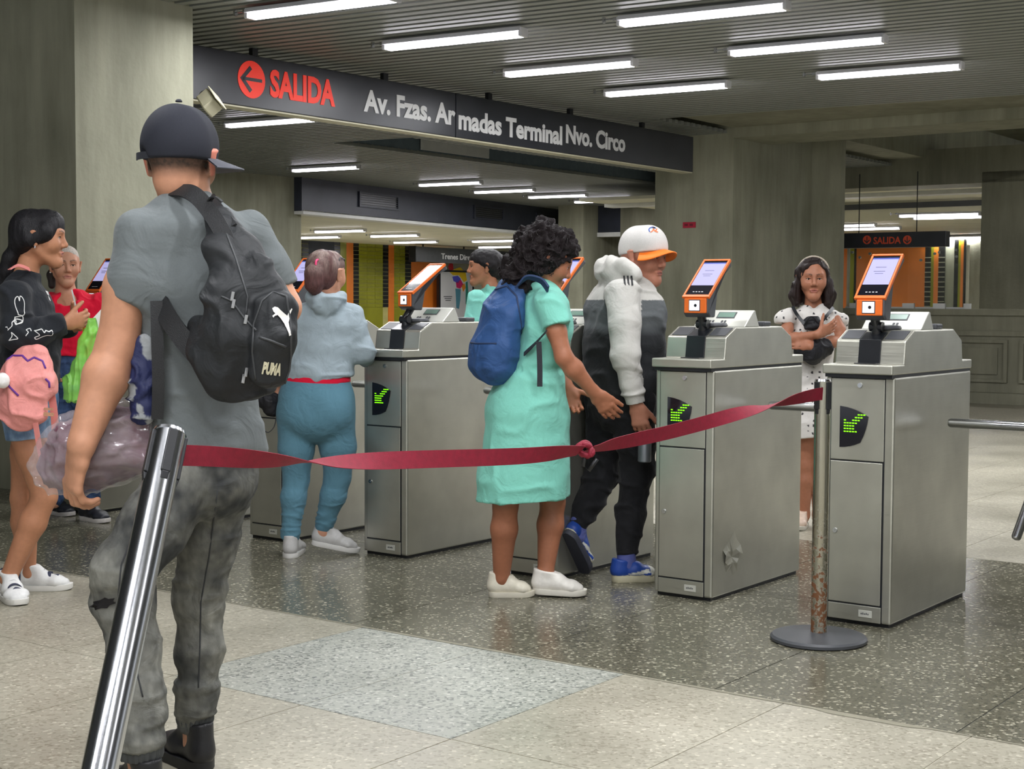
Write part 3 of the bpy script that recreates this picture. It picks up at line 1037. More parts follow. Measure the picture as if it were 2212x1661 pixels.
def add_arms(t, y_arm, z_arm, ln):
    hub = [c for c in t.children if c.name.startswith('tripod_hub')][0]
    for kk, tip in enumerate(((-ln, y_arm, z_arm), (-0.12, 0.24, 0.36), (-0.12, 0.66, 0.38))):
        a = np.array((-0.03, 0.42 + (y_arm - 0.42) * 0.8, z_arm)) if kk == 0 else np.array((-0.04, 0.42, 0.76))
        b_ = np.array(tip)
        d = (b_ - a) / np.linalg.norm(b_ - a)
        MB().tube([a, b_ - d * 0.012, b_ - d * 0.004, b_], [0.019, 0.019, 0.015, 0.004], 14).obj('tripod_arm', M['chrome'], t, smooth='auto')


def add_validator(t, y0, z0, elev, yaw):
    """ticket validator on a black stalk; (y0,z0) is the lower edge of its screen"""
    ce, se = math.cos(elev), math.sin(elev)
    LNG, W2 = 0.25, 0.066
    prof = [(0.0, 0.0), (0.0, -0.07), (0.02, -0.088), (0.062, -0.088), (0.09, 0.06), (LNG * ce + 0.034 * se, LNG * se - 0.034 * ce), (LNG * ce + 0.004 * se, LNG * se - 0.004 * ce)]
    loc = (TWD / 2, y0, z0)
    rot = (0, 0, yaw)
    bd = MB().prism_x(prof, -W2 + 0.004, W2 - 0.004).obj('validator_body', M['dgrey'], t, loc, rot, bevel=0.006)

    def on_face(x0, x1, s0, s1, lo, hi):       # slab on the screen plane
        pts = [np.array([x, s * ce - lo * se, s * se + lo * ce]) for x, s in ((x0, s0), (x1, s0), (x1, s1), (x0, s1))]
        return MB().prism_dir(pts, np.array([0, -se, ce]) * (hi - lo))
    fr = MB()
    for x0, x1, s0, s1 in ((-W2, W2, -0.004, 0.012), (-W2, W2, LNG - 0.01, LNG), (-W2, -W2 + 0.009, 0.012, LNG - 0.01), (W2 - 0.009, W2, 0.012, LNG - 0.01)):
        f = on_face(x0, x1, s0, s1, -0.01, 0.004)
        fr.add(f.v, f.f)
    fr.obj('screen_rim', M['orange'], bd, bevel=0.002)
    sc = on_face(-W2 + 0.009, W2 - 0.009, 0.012, LNG - 0.01, -0.004, 0.001).obj('screen', M['screenglass'], bd)
    on_face(-W2 + 0.011, W2 - 0.011, 0.075, LNG - 0.03, 0.001, 0.0016).obj('lit_page', M['screenlit'], sc)
    on_face(-W2 + 0.011, W2 - 0.011, LNG - 0.03, LNG - 0.022, 0.001, 0.0016).obj('header_bar', M['screenbar'], sc)
    tx = MB()
    for k, (w, s) in enumerate(((0.028, 0.172), (0.03, 0.148), (0.022, 0.136))):
        f = on_face(-w, w * 0.6, s, s + 0.0035, 0.0016, 0.002)
        tx.add(f.v, f.f)
    tx.obj('page_print', M['screentext'], sc)
    tx = MB()
    for k in range(4):
        f = on_face(-0.028 + k * 0.014, -0.02 + k * 0.014, 0.03, 0.0335, 0.001, 0.0016)
        tx.add(f.v, f.f)
    tx.obj('key_icons', M['signwhite'], sc)
    op = MB().box(-W2 + 0.012, W2 - 0.012, -0.007, 0.004, -0.07, -0.006).obj('scanner_panel', M['orange'], bd, bevel=0.004)
    MB().box(-0.03, 0.026, -0.0085, -0.006, -0.062, -0.012).obj('scanner_bezel', M['dgrey'], op, bevel=0.002)
    MB().box(-0.026, 0.022, -0.01, -0.008, -0.058, -0.016).obj('scanner_window', M['scanlit'], op)
    MB().tube([(0.004, -0.01, -0.037), (0.004, -0.0112, -0.037)], 0.007, 14).obj('lens', M['blacksat'], op)
    st = MB().tube([(TWD / 2, 0.155, 1.14), (TWD / 2, 0.15, 1.18), (TWD / 2, max(y0 + 0.05, 0.11), z0 - 0.075)], [0.021, 0.019, 0.019], 14)
    st.tube([(TWD / 2 - 0.026, 0.152, 1.176), (TWD / 2 + 0.026, 0.152, 1.176)], 0.02, 14)
    st.obj('stalk', M['blacksat'], t, smooth='auto')


proto = make_turnstile()

GATES = [  # u, v, validator (y, z, elevation, yaw), label
    (-2.495, 5.490, (0.080, 1.290, 45, 0), 'rightmost steel turnstile in full view, behind the rust-spotted barrier post'),
    (-3.302, 5.525, (0.086, 1.293, 41, 0), 'steel turnstile second from the right, dented near the bottom of its side'),
    (-4.101, 5.530, (0.110, 1.300, 45, -8), 'steel turnstile hidden behind the woman in the mint dress'),
    (-5.000, 5.530, (0.150, 1.311, 36, -14), 'steel turnstile right beside the woman in blue leggings'),
    (-5.822, 5.530, (0.160, 1.318, 46, 0), 'steel turnstile that the woman in blue leggings stands in front of'),
    (-6.640, 5.530, (0.150, 1.310, 45, 0), 'steel turnstile mostly hidden behind the man with the black backpack'),
    (-7.460, 5.530, (0.150, 1.320, 52, 0), 'leftmost steel turnstile, its screen showing beside the woman in red'),
    (-1.690, 5.490, (0.080, 1.290, 45, 0), 'steel turnstile at the right frame edge of which only the barrier arm shows'),
]
TS = []
for k, (u, v, va, lab) in enumerate(GATES):
    t = proto if k == 0 else copy_tree(proto)
    TS.append(t)
for k, (u, v, va, lab) in enumerate(GATES):
    t = TS[k]
    t.location = tuple(uv(u, v, 0))
    t.rotation_euler = (0, 0, -TH)
    tag(t, lab, 'turnstile', 'row of steel turnstiles')
    add_validator(t, va[0], va[1], math.radians(va[2]), math.radians(va[3]))
    add_arms(t, 0.42, 0.82 if k < 7 else 0.785, 0.46)
# the crumpled dent low on the side of the second turnstile: a torn steel flap
def side_pt(t, y, z, dx=0.0):
    return (TWD + dx, y, z)
dn = MB()
cx, cz_ = 0.17, 0.17
ring = []
pts = [(cx, cz_ + 0.0, 0.0005)]
for k in range(14):
    a = 2 * math.pi * k / 14
    r = 0.11 * (0.75 + 0.35 * math.sin(3 * a + 1) * math.cos(a * 2))
    pts.append((cx + r * math.cos(a) * 0.95, cz_ + r * math.sin(a), 0.0003))
for k in range(14):
    a = 2 * math.pi * (k + 0.5) / 14
    r = 0.055 * (0.8 + 0.4 * math.cos(2 * a))
    pts.append((cx + r * math.cos(a), cz_ + r * math.sin(a), 0.004 if k % 3 else 0.008))
vs = [(TWD + h, y, z) for y, z, h in pts]
fs = []
for k in range(14):
    o1, o2, i1, i2 = 1 + k, 1 + (k + 1) % 14, 15 + k, 15 + (k + 1) % 14
    fs += [(o1, o2, i1), (o2, i2, i1), (i1, i2, 0)]
dn.add(vs, fs).obj('dent', M['steel'], TS[1])

# ------------------------------------------------------------------ stanchions and belt
def stanchion(name, tubemat, label, base, rot, ln, rad=0.0295):
    e = empty(name, base, rot)
    tag(e, label, 'stanchion', 'belt barrier posts')
    MB().lathe([(0.17, 0.0), (0.18, 0.004), (0.18, 0.014), (0.172, 0.022), (0.06, 0.03), (0.034, 0.033)], 48).obj('base', M['dgrey'], e, smooth='auto')
    MB().tube([(0, 0, 0.03), (0, 0, ln)], rad, 32).obj('post', tubemat, e, smooth='auto')
    hd = MB().tube([(0, 0, ln), (0, 0, ln + 0.008)], [rad + 0.0015, rad - 0.0015], 32).obj('top_cap', M['chrome'], e, smooth='auto')
    for k in range(4):
        a = k * math.pi / 2 + 0.6
        g = rad - 0.0295
        c = MB().box(-0.011, 0.011, 0.026 + g, 0.034 + g, -0.052, 0.05)
        c.prism_x([(0.026 + g, -0.052), (0.034 + g, -0.052), (0.030 + g, -0.07), (0.026 + g, -0.07)][::1], -0.008, 0.008)
        c.obj('belt_slot', M['black'], e, (0, 0, ln - 0.052), (0, 0, a), bevel=0.003)
    return e


S2B = atz(1768, 1383, 0)
S2 = stanchion('barrier_post', M['rust'], 'rust-spotted belt barrier post standing upright before the right turnstile', (S2B[0], S2B[1], 0), (0, 0, 0), 0.978)
S1T = aty(366, 938, 3.28)
S1B = aty(140, 2080, 2.72)
S1B[2] = 0.075
d = Vector(S1T - S1B)
q = d.to_track_quat('Z', 'Y')
S1 = stanchion('barrier_post', M['chrome'], 'chrome belt barrier post leaning in the foreground before the man', S1B, q.to_euler(), d.length, 0.036)

bt = empty('barrier_belt', (float((S1T[0] + S2B[0]) / 2), float((S1T[1] + S2B[1]) / 2), 0.7))
tag(bt, 'dark red twisted barrier belt knotted in the middle between the posts', 'belt')
bo = np.array(bt.location)
YA, YB = 3.27, float(S2B[1]) - 0.02
keys = [(392, 983, 0), (470, 986, 6), (560, 993, 28), (640, 999, 66), (680, 1000, 100), (740, 998, 130), (830, 995, 160), (950, 991, 172), (1060, 988, 178), (1150, 984, 186), (1215, 977, 205), (1255, 972, 238)]
keys2 = [(1272, 971, 250), (1310, 962, 215), (1370, 950, 195), (1440, 935, 186), (1520, 914, 178), (1590, 894, 150), (1640, 881, 112), (1680, 871, 60), (1725, 860, 18), (1777, 849, 2)]


def belt_y(px):      # depth along the straight run between the posts
    x0, x1 = float(S1T[0]), float(S2B[0])
    k = (px - 1106) / FPX
    # point on the segment whose ray has this slope
    t = (k * YA - x0) / ((x1 - x0) - k * (YB - YA))
    return YA + (YB - YA) * min(max(t, 0), 1)


def ribbon(keys, name):
    xs = np.linspace(keys[0][0], keys[-1][0], 90)
    ys = np.interp(xs, [k[0] for k in keys], [k[1] for k in keys])
    an = np.interp(xs, [k[0] for k in keys], [k[2] for k in keys])
    an = np.convolve(np.pad(an, 4, 'edge'), np.ones(9) / 9, 'valid')
    ys = np.convolve(np.pad(ys, 4, 'edge'), np.ones(9) / 9, 'valid')
    P = [aty(x, y, belt_y(x)) - bo for x, y in zip(xs, ys)]
    mb = MB()
    vs = []
    for i, p in enumerate(P):
        t = P[min(i + 1, len(P) - 1)] - P[max(i - 1, 0)]
        t = t / np.linalg.norm(t)
        up = np.array([0, 0, 1.0])
        up = up - t * (up @ t)
        up /= np.linalg.norm(up)
        si = np.cross(t, up)
        a = math.radians(an[i])
        w = (up * math.cos(a) + si * math.sin(a))
        nn = np.cross(t, w)
        hw = 0.0235
        for sgn, th in ((-1, -1), (1, -1), (1, 1), (-1, 1)):
            vs.append(p + w * hw * sgn + nn * 0.0009 * th)
    fs = []
    for i in range(len(P) - 1):
        for k in range(4):
            fs.append((i * 4 + k, i * 4 + (k + 1) % 4, i * 4 + 4 + (k + 1) % 4, i * 4 + 4 + k))
    fs += [(0, 1, 2, 3), (len(P) * 4 - 4, len(P) * 4 - 3, len(P) * 4 - 2, len(P) * 4 - 1)]
    return mb.add(vs, fs).obj(name, M['beltred'], bt, smooth='auto')


ribbon(keys, 'belt_run')
ribbon(keys2, 'belt_run')
kp = aty(1264, 971, belt_y(1264)) - bo
kn = MB()
for k, (rx, rz_, tilt) in enumerate(((0.017, 0.021, 0.3), (0.021, 0.015, -0.5), (0.013, 0.024, 1.1))):
    ring = [kp + np.array([rx * math.cos(a) * math.cos(tilt) - rz_ * math.sin(a) * math.sin(tilt), 0.01 * math.sin(2 * a + k), rx * math.cos(a) * math.sin(tilt) + rz_ * math.sin(a) * math.cos(tilt)]) for a in np.linspace(0, 2 * math.pi, 18)]
    kn.tube(ring, 0.0085, 8)
kn.obj('knot', M['beltred'], bt, smooth=True)
c = MB()
c.tube([kp + [0.0, 0, -0.012], kp + [-0.006, 0, -0.05], kp + [0.012, 0, -0.062], kp + [0.036, 0, -0.028]], 0.006, 8)
c.obj('loose_clip', M['black'], bt, smooth=True)
# ------------------------------------------------------------------ smooth bodies: distance fields turned into meshes
UP = np.array([0, 0, 1.0])


def nrm(v):
    v = np.asarray(v, float)
    return v / max(np.linalg.norm(v), 1e-9)


def ell(A, B, a1, b1=None, a2=None, b2=None, side=(1, 0, 0), k=0.02, sub=False, clip=()):
    """rounded elliptical cone from A to B; half widths a along side, b across it"""
    b1 = a1 if b1 is None else b1
    a2 = a1 if a2 is None else a2
    b2 = (b1 if a2 == a1 else a2) if b2 is None else b2
    return dict(A=np.asarray(A, float), B=np.asarray(B, float), a1=a1, b1=b1, a2=a2, b2=b2, side=np.asarray(side, float), k=k, sub=sub, clip=list(clip))


def ball(c, r, k=0.02, sub=False):
    return ell(c, np.asarray(c, float) + [0, 0, 1e-4], r, k=k, sub=sub)


def chain(st, side=(1, 0, 0), k=0.025, clip=()):
    """stations (point, a[, b]) joined one after the other"""
    out = []
    for p, q in zip(st[:-1], st[1:]):
        out.append(ell(p[0], q[0], p[1], p[2] if len(p) > 2 else p[1], q[1], q[2] if len(q) > 2 else q[1], side, k, clip=clip))
    return out


def plane(p, n):          # keeps the side the normal points away from
    n = nrm(n)
    return (n, float(n @ np.asarray(p, float)))


def field(prims, h, cuts=(), pad=0.02, box=None):
    lo = np.min([np.minimum(p['A'], p['B']) - max(p['a1'], p['b1'], p['a2'], p['b2']) for p in prims if not p['sub']], axis=0) - pad
    hi = np.max([np.maximum(p['A'], p['B']) + max(p['a1'], p['b1'], p['a2'], p['b2']) for p in prims if not p['sub']], axis=0) + pad
    if box is not None:
        lo, hi = np.maximum(lo, box[0]), np.minimum(hi, box[1])
    n = np.ceil((hi - lo) / h).astype(int) + 1
    ax = [lo[i] + h * np.arange(n[i], dtype=np.float32) for i in range(3)]
    D = np.full(n, 0.2, np.float32)
    for p in prims:
        R = max(p['a1'], p['b1'], p['a2'], p['b2']) + p['k'] + 2 * h
        i0 = np.clip(np.floor((np.minimum(p['A'], p['B']) - R - lo) / h).astype(int), 0, n)
        i1 = np.clip(np.ceil((np.maximum(p['A'], p['B']) + R - lo) / h).astype(int) + 1, 0, n)
        if np.any(i1 <= i0):
            continue
        sl = tuple(slice(a, b) for a, b in zip(i0, i1))
        dx = (ax[0][sl[0]] - p['A'][0])[:, None, None]
        dy = (ax[1][sl[1]] - p['A'][1])[None, :, None]
        dz = (ax[2][sl[2]] - p['A'][2])[None, None, :]
        t_ = p['B'] - p['A']
        L = float(np.linalg.norm(t_))
        t_ = t_ / L
        s_ = p['side'] - t_ * (p['side'] @ t_)
        if np.linalg.norm(s_) < 1e-3:
            s_ = np.cross(t_, [0.3, 1, 0.2])
        s_ = nrm(s_)
        n_ = np.cross(t_, s_)
        pr = dx * t_[0] + dy * t_[1] + dz * t_[2]
        t = np.clip(pr / L, 0, 1)
        axl = pr - t * L
        a = p['a1'] + (p['a2'] - p['a1']) * t
        b = p['b1'] + (p['b2'] - p['b1']) * t
        mn = np.minimum(a, b)
        ds = dx * s_[0] + dy * s_[1] + dz * s_[2]
        dn = dx * n_[0] + dy * n_[1] + dz * n_[2]
        d = (np.sqrt((ds / a) ** 2 + (dn / b) ** 2 + (axl / mn) ** 2) - 1) * mn
        for nn, c in p['clip']:
            pl = (ax[0][sl[0]] * nn[0])[:, None, None] + (ax[1][sl[1]] * nn[1])[None, :, None] + (ax[2][sl[2]] * nn[2])[None, None, :] - c
            d = np.maximum(d, pl)
        d = d.astype(np.float32)
        E = D[sl]
        k = max(p['k'], 1e-4)
        if p['sub']:
            hh = np.maximum(k - np.abs(E + d), 0) / k
            D[sl] = np.maximum(E, -d) + hh * hh * k * 0.25
        else:
            hh = np.maximum(k - np.abs(E - d), 0) / k
            D[sl] = np.minimum(E, d) - hh * hh * k * 0.25
    for nn, c in cuts:
        pl = (ax[0] * nn[0])[:, None, None] + (ax[1] * nn[1])[None, :, None] + (ax[2] * nn[2])[None, None, :] - c
        D = np.maximum(D, pl.astype(np.float32))
    return D, lo


CORN = [(0, 0, 0), (1, 0, 0), (0, 1, 0), (1, 1, 0), (0, 0, 1), (1, 0, 1), (0, 1, 1), (1, 1, 1)]
EDG = [(0, 1), (2, 3), (4, 5), (6, 7), (0, 2), (1, 3), (4, 6), (5, 7), (0, 4), (1, 5), (2, 6), (3, 7)]


def nets(D, lo, h):
    nx, ny, nz = D.shape
    S = D < 0
    cnt = np.zeros((nx - 1, ny - 1, nz - 1), np.int8)
    for i, j, k in CORN:
        cnt += S[i:nx - 1 + i, j:ny - 1 + j, k:nz - 1 + k]
    mask = (cnt > 0) & (cnt < 8)
    I = np.argwhere(mask)
    cv = [D[I[:, 0] + i, I[:, 1] + j, I[:, 2] + k] for i, j, k in CORN]
    acc = np.zeros((len(I), 3))
    num = np.zeros(len(I))
    for e0, e1 in EDG:
        a, b = cv[e0], cv[e1]
        cr = (a < 0) != (b < 0)
        t = np.where(cr, a / np.where(cr, a - b, 1), 0)
        p0, p1 = np.array(CORN[e0]), np.array(CORN[e1])
        acc += np.where(cr[:, None], p0 + t[:, None] * (p1 - p0), 0)
        num += cr
    V = (I + acc / num[:, None]) * h + lo
    vid = np.full(mask.shape, -1, np.int64)
    vid[mask] = np.arange(len(I))
    Fs = []
    for axis in range(3):
        o = [(1, 2), (2, 0), (0, 1)][axis]
        sa = [slice(1, -1)] * 3
        sb = [slice(1, -1)] * 3
        sa[axis] = slice(0, -1)
        sb[axis] = slice(1, None)
        A, B = S[tuple(sa)], S[tuple(sb)]
        C = np.argwhere(A != B)
        if len(C) == 0:
            continue
        inside = A[C[:, 0], C[:, 1], C[:, 2]]
        C = C + 1
        C[:, axis] -= 1

        def cell(da, db):
            q = C.copy()
            q[:, o[0]] += da
            q[:, o[1]] += db
            return vid[q[:, 0], q[:, 1], q[:, 2]]
        quad = np.stack([cell(-1, -1), cell(0, -1), cell(0, 0), cell(-1, 0)], 1)
        quad = np.where(inside[:, None], quad, quad[:, ::-1])
        quad = quad[(quad >= 0).all(1)]
        Fs.append(quad)
    return V, np.concatenate(Fs)


def smooth_verts(V, F, it=2, lam=0.5):
    for _ in range(it):
        acc = np.zeros_like(V)
        num = np.zeros(len(V))
        for a, b in ((0, 1), (1, 2), (2, 3), (3, 0)):
            np.add.at(acc, F[:, a], V[F[:, b]])
            np.add.at(acc, F[:, b], V[F[:, a]])
            np.add.at(num, F[:, a], 1)
            np.add.at(num, F[:, b], 1)
        V = V + lam * (acc / np.maximum(num, 1)[:, None] - V)
    return V


def vnormals(V, F):
    n = np.cross(V[F[:, 2]] - V[F[:, 0]], V[F[:, 3]] - V[F[:, 1]])
    N_ = np.zeros_like(V)
    for k in range(4):
        np.add.at(N_, F[:, k], n)
    return N_ / np.maximum(np.linalg.norm(N_, axis=1), 1e-12)[:, None]


_lat = rng.random((32, 32, 32)).astype(np.float32)


def vnoise(P, scale):
    Q = np.asarray(P) * np.asarray(scale)
    i = np.floor(Q).astype(int)
    f = Q - i
    f = f * f * (3 - 2 * f)
    r = 0
    for a in (0, 1):
        for b in (0, 1):
            for c in (0, 1):
                w = (f[:, 0] if a else 1 - f[:, 0]) * (f[:, 1] if b else 1 - f[:, 1]) * (f[:, 2] if c else 1 - f[:, 2])
                r = r + w * _lat[(i[:, 0] + a) % 32, (i[:, 1] + b) % 32, (i[:, 2] + c) % 32]
    return r * 2 - 1


def rdg(P, sc, w=0.2):          # narrow raised creases along wandering lines
    n = vnoise(P, sc)
    return 1.9 * np.exp(-(n / w) ** 2) - 0.65


def quad_mesh(name, V, F, col=None):
    me = bpy.data.meshes.new(name)
    me.vertices.add(len(V))
    me.vertices.foreach_set('co', V.astype(np.float32).ravel())
    me.loops.add(len(F) * 4)
    me.loops.foreach_set('vertex_index', F.astype(np.int32).ravel())
    me.polygons.add(len(F))
    me.polygons.foreach_set('loop_start', np.arange(0, len(F) * 4, 4, dtype=np.int32))
    me.polygons.foreach_set('use_smooth', np.ones(len(F), bool))
    me.update(calc_edges=True)
    if col is not None:
        at = me.color_attributes.new('Col', 'FLOAT_COLOR', 'POINT')
        c4 = np.ones((len(V), 4), np.float32)
        c4[:, :3] = col
        at.data.foreach_set('color', c4.ravel())
    return me


def sdf_obj(name, prims, h, material, parent, origin, cuts=(), it=1, folds=None, color=None, fine=()):
    """folds(P, N) -> outward offset; color(P, N) -> rgb; vertices are stored relative to origin"""
    D, lo = field(prims, h, cuts)
    V, F = nets(D, lo, h)
    V = smooth_verts(V, F, it)
    for blo, bhi, bh in fine:          # the same surface once more, finer, inside a box
        blo, bhi = np.asarray(blo), np.asarray(bhi)
        D2, lo2 = field(prims, bh, cuts, box=(blo, bhi))
        V2, F2 = nets(D2, lo2, bh)
        V2 = smooth_verts(V2, F2, 1)
        ins = np.all((V > blo + h * .8) & (V < bhi - h * .8), axis=1)
        F = F[~ins[F].all(1)]
        F = np.concatenate([F, F2 + len(V)])
        V = np.concatenate([V, V2])
    Nn = vnormals(V, F)
    if folds is not None:
        V = V + Nn * folds(V, Nn)[:, None]
        Nn = vnormals(V, F)
    c = color(V, Nn) if color is not None else None
    me = quad_mesh(name, V - np.asarray(origin), F, c)
    o = obj(name, me, material, parent)
    o_data[o.name] = (V, F)
    return o


o_data = {}


def col_mat(name, rough=0.55, bump=0.0, bscale=300, sheen=0.0, spec=0.4, wr=0.0, wscale=14, fine=0.08, fscale=90, stretch=None):
    """colour comes from the mesh colours, with fine grain"""
    m, nt, b = new_mat(name)
    at = N(nt, 'ShaderNodeVertexColor', layer_name='Col')
    tc = N(nt, 'ShaderNodeTexCoord')
    src = tc.outputs['Object']
    if stretch:
        mp = N(nt, 'ShaderNodeMapping')
        mp.inputs['Scale'].default_value = stretch
        nt.links.new(src, mp.inputs[0])
        src = mp.outputs[0]
    no = N(nt, 'ShaderNodeTexNoise')
    no.inputs['Scale'].default_value = fscale
    no.inputs['Detail'].default_value = 2
    nt.links.new(src, no.inputs['Vector'])
    r = ramp(nt, no.outputs[0], [(0.3, (1 - fine,) * 3), (0.7, (1 + fine,) * 3)])
    mx = N(nt, 'ShaderNodeMix', data_type='RGBA', blend_type='MULTIPLY')
    mx.inputs[0].default_value = 1
    nt.links.new(at.outputs[0], mx.inputs[6])
    nt.links.new(r.outputs[0], mx.inputs[7])
    nt.links.new(mx.outputs[2], b.inputs['Base Color'])
    b.inputs['Roughness'].default_value = rough
    b.inputs['Specular IOR Level'].default_value = spec
    b.inputs['Sheen Weight'].default_value = sheen
    if bump:
        bn = N(nt, 'ShaderNodeTexNoise')
        bn.inputs['Scale'].default_value = bscale
        bn.inputs['Detail'].default_value = 1
        nt.links.new(src, bn.inputs['Vector'])
        bp = N(nt, 'ShaderNodeBump')
        bp.inputs['Strength'].default_value = bump
        bp.inputs['Distance'].default_value = 0.004
        nt.links.new(bn.outputs[0], bp.inputs['Height'])
        nt.links.new(bp.outputs[0], b.inputs['Normal'])
        if wr:
            wn = N(nt, 'ShaderNodeTexNoise')
            wn.inputs['Scale'].default_value = wscale
            wn.inputs['Detail'].default_value = 3
            wn.inputs['Distortion'].default_value = 0.8
            nt.links.new(tc.outputs['Object'], wn.inputs['Vector'])
            wp = N(nt, 'ShaderNodeBump')
            wp.inputs['Strength'].default_value = wr
            wp.inputs['Distance'].default_value = 0.02
            nt.links.new(wn.outputs[0], wp.inputs['Height'])
            nt.links.new(wp.outputs[0], bp.inputs['Normal'])
    return m


M['skin'] = col_mat('skin', 0.5, fine=0.05, fscale=60)
M['hair'] = col_mat('hair_strands', 0.5, 0.5, 60, spec=0.25, fine=0.35, fscale=40, stretch=(6, 6, 0.7))
M['curls'] = col_mat('hair_curls', 0.65, 0.8, 160, spec=0.15, fine=0.4, fscale=120)
M['cloth'] = col_mat('woven_cloth', 0.85, 0.08, 700, wr=0.55, wscale=11, sheen=0.08, spec=0.25, fine=0.035, fscale=260)
M['denim'] = col_mat('acid_denim', 0.9, 0.25, 600, wr=0.8, wscale=13, spec=0.2, fine=0.22, fscale=45, stretch=(1, 1, 0.6))
M['nylon'] = col_mat('nylon_fabric', 0.55, 0.12, 700, wr=0.6, wscale=13, spec=0.3, fine=0.04, fscale=200)
M['capcloth'] = col_mat('cap_cloth', 0.8, 0.1, 700, spec=0.25, fine=0.05, fscale=200)
M['leather'] = col_mat('shoe_leather', 0.42, 0.1, 300, fine=0.04)
M['rubber'] = mat('shoe_rubber', c255(226, 222, 210), 0.6, 0, 0.06)
M['eyeball'] = col_mat('eyeball', 0.15, fine=0.0)


# ------------------------------------------------------------------ anatomy
def head_frame(fwd, tilt=0.0, lean=0.0):
    """axes (right, forward, up) of a head; tilt nods down, lean tips sideways"""
    f = nrm([fwd[0], fwd[1], 0])
    f = nrm(f * math.cos(tilt) - UP * math.sin(tilt))
    r = nrm(np.cross(f, UP))
    u = np.cross(r, f)
    r = r * math.cos(lean) + u * math.sin(lean)
    u = np.cross(r, f)
    return np.stack([r, f, u])       # rows


def head_prims(C, R, s, neck_base, neck_r=0.052, jaw=1.0, ears=True):
    def L(x, y, z):
        return C + s * (x * R[0] + y * R[1] + z * R[2])
    X, Y, Z = R
    P = [ell(L(0, -.034, .03), L(0, .02, .034), .075 * s, .08 * s, side=X, k=.02)]
    P += [ell(L(0, .03, .0), L(0, .034, -.068), .063 * s, .058 * s, .042 * s * jaw, .048 * s, side=X, k=.03)]
    P += [ball(L(0, .068, -.098), .0195 * s * jaw, .03)]
    for q in (-1, 1):
        P += [ell(L(q * .052 * jaw, -.004, -.048), L(q * .012, .066, -.098), .015 * s, a2=.015 * s, k=.03)]
        P += [ball(L(q * .039, .058, -.026), .028 * s, .03)]
    P += [ell(L(-.036, .079, .027), L(.036, .079, .027), .013 * s, k=.018)]
    for q in (-1, 1):
        P += [ell(L(q * .031 - .008, .0985, .004), L(q * .031 + .008, .0975, .004), .0155 * s, k=.010, sub=True)]
        P += [ell(L(q * .0165, .0835, .0085), L(q * .030, .0865, .0125), .0046 * s, k=.004), ell(L(q * .030, .0865, .0125), L(q * .0455, .0775, .0075), .0046 * s, k=.004)]
        P += [ell(L(q * .0175, .083, .0), L(q * .031, .0855, -.0055), .0036 * s, k=.004), ell(L(q * .031, .0855, -.0055), L(q * .0445, .078, .0), .0036 * s, k=.004)]
    P += [ell(L(0, .087, .016), L(0, .104, -.022), .0075 * s, a2=.0100 * s, k=.012)]
    P += [ball(L(0, .1035, -.027), .0098 * s, .008)]
    for q in (-1, 1):
        P += [ball(L(q * .0125, .0945, -.0315), .0072 * s, .007)]
        P += [ball(L(q * .007, .101, -.0385), .0038 * s, .003, True)]
    P += [ell(L(-.021, .0845, -.0600), L(0, .0915, -.0570), .0045 * s, a2=.0062 * s, k=.006), ell(L(.021, .0845, -.0600), L(0, .0915, -.0570), .0045 * s, a2=.0062 * s, k=.006)]
    P += [ell(L(-.014, .0865, -.0675), L(.014, .0865, -.0675), .0066 * s, k=.006)]
    P += [ell(L(-.019, .0945, -.0624), L(.019, .0945, -.0624), .0028 * s, k=.003, sub=True)]
    if ears:
        for q in (-1, 1):
            P += [ell(L(q * .087, -.016, .022), L(q * .078, -.004, -.03), .021 * s, .0085 * s, .012 * s, .008 * s, side=Y + .35 * q * X, k=.008)]
            P += [ell(L(q * .098, -.002, .014), L(q * .092, .002, -.008), .007 * s, k=.006, sub=True)]
    if neck_base is not None:
        nb = np.asarray(neck_base)
        P += [ell(L(0, -.03, -.05), nb, neck_r * s, neck_r * 1.05 * s, neck_r * 1.12 * s, neck_r * 1.1 * s, side=X, k=.03)]
    return P


def head_color(C, R, s, skin, brow, lip, stubble=None, shadow=0.75):
    def f(P, base):
        q = (P - C) @ R.T / s
        x, y, z = q[:, 0], q[:, 1], q[:, 2]
        c = base.copy()
        inh = (np.abs(z) < 0.14) & (np.abs(x) < 0.1) & (np.abs(y) < 0.14)
        lipm = inh & (np.abs(x) < 0.0235 - 1.1 * np.abs(z + 0.062)) & (z > -0.0735) & (z < -0.0525) & (y > 0.075)
        c[lipm] = np.array(lip) * .55 + c[lipm] * .45
        ln = inh & (np.abs(x) < 0.02) & (np.abs(z + 0.0625) < 0.0016) & (y > 0.07)
        c[ln] = np.array(lip) * 0.4
        ax_ = np.abs(x)
        bz = 0.026 + 0.006 * np.sin((ax_ - 0.012) / 0.04 * 2.6)
        bm = inh & (ax_ > 0.012) & (ax_ < 0.05) & (np.abs(z - bz) < 0.0034 * (1.15 - (ax_ - .012) / .05)) & (y > 0.045)
        c[bm] = np.array(brow) * 0.8 + c[bm] * 0.2
        lash = inh & (ax_ > .016) & (ax_ < .046) & (np.abs(z - (.0085 - 18 * (ax_ - .031) ** 2)) < .0014) & (y > 0.06)
        c[lash] = np.array(brow) * .7
        return c
    return f


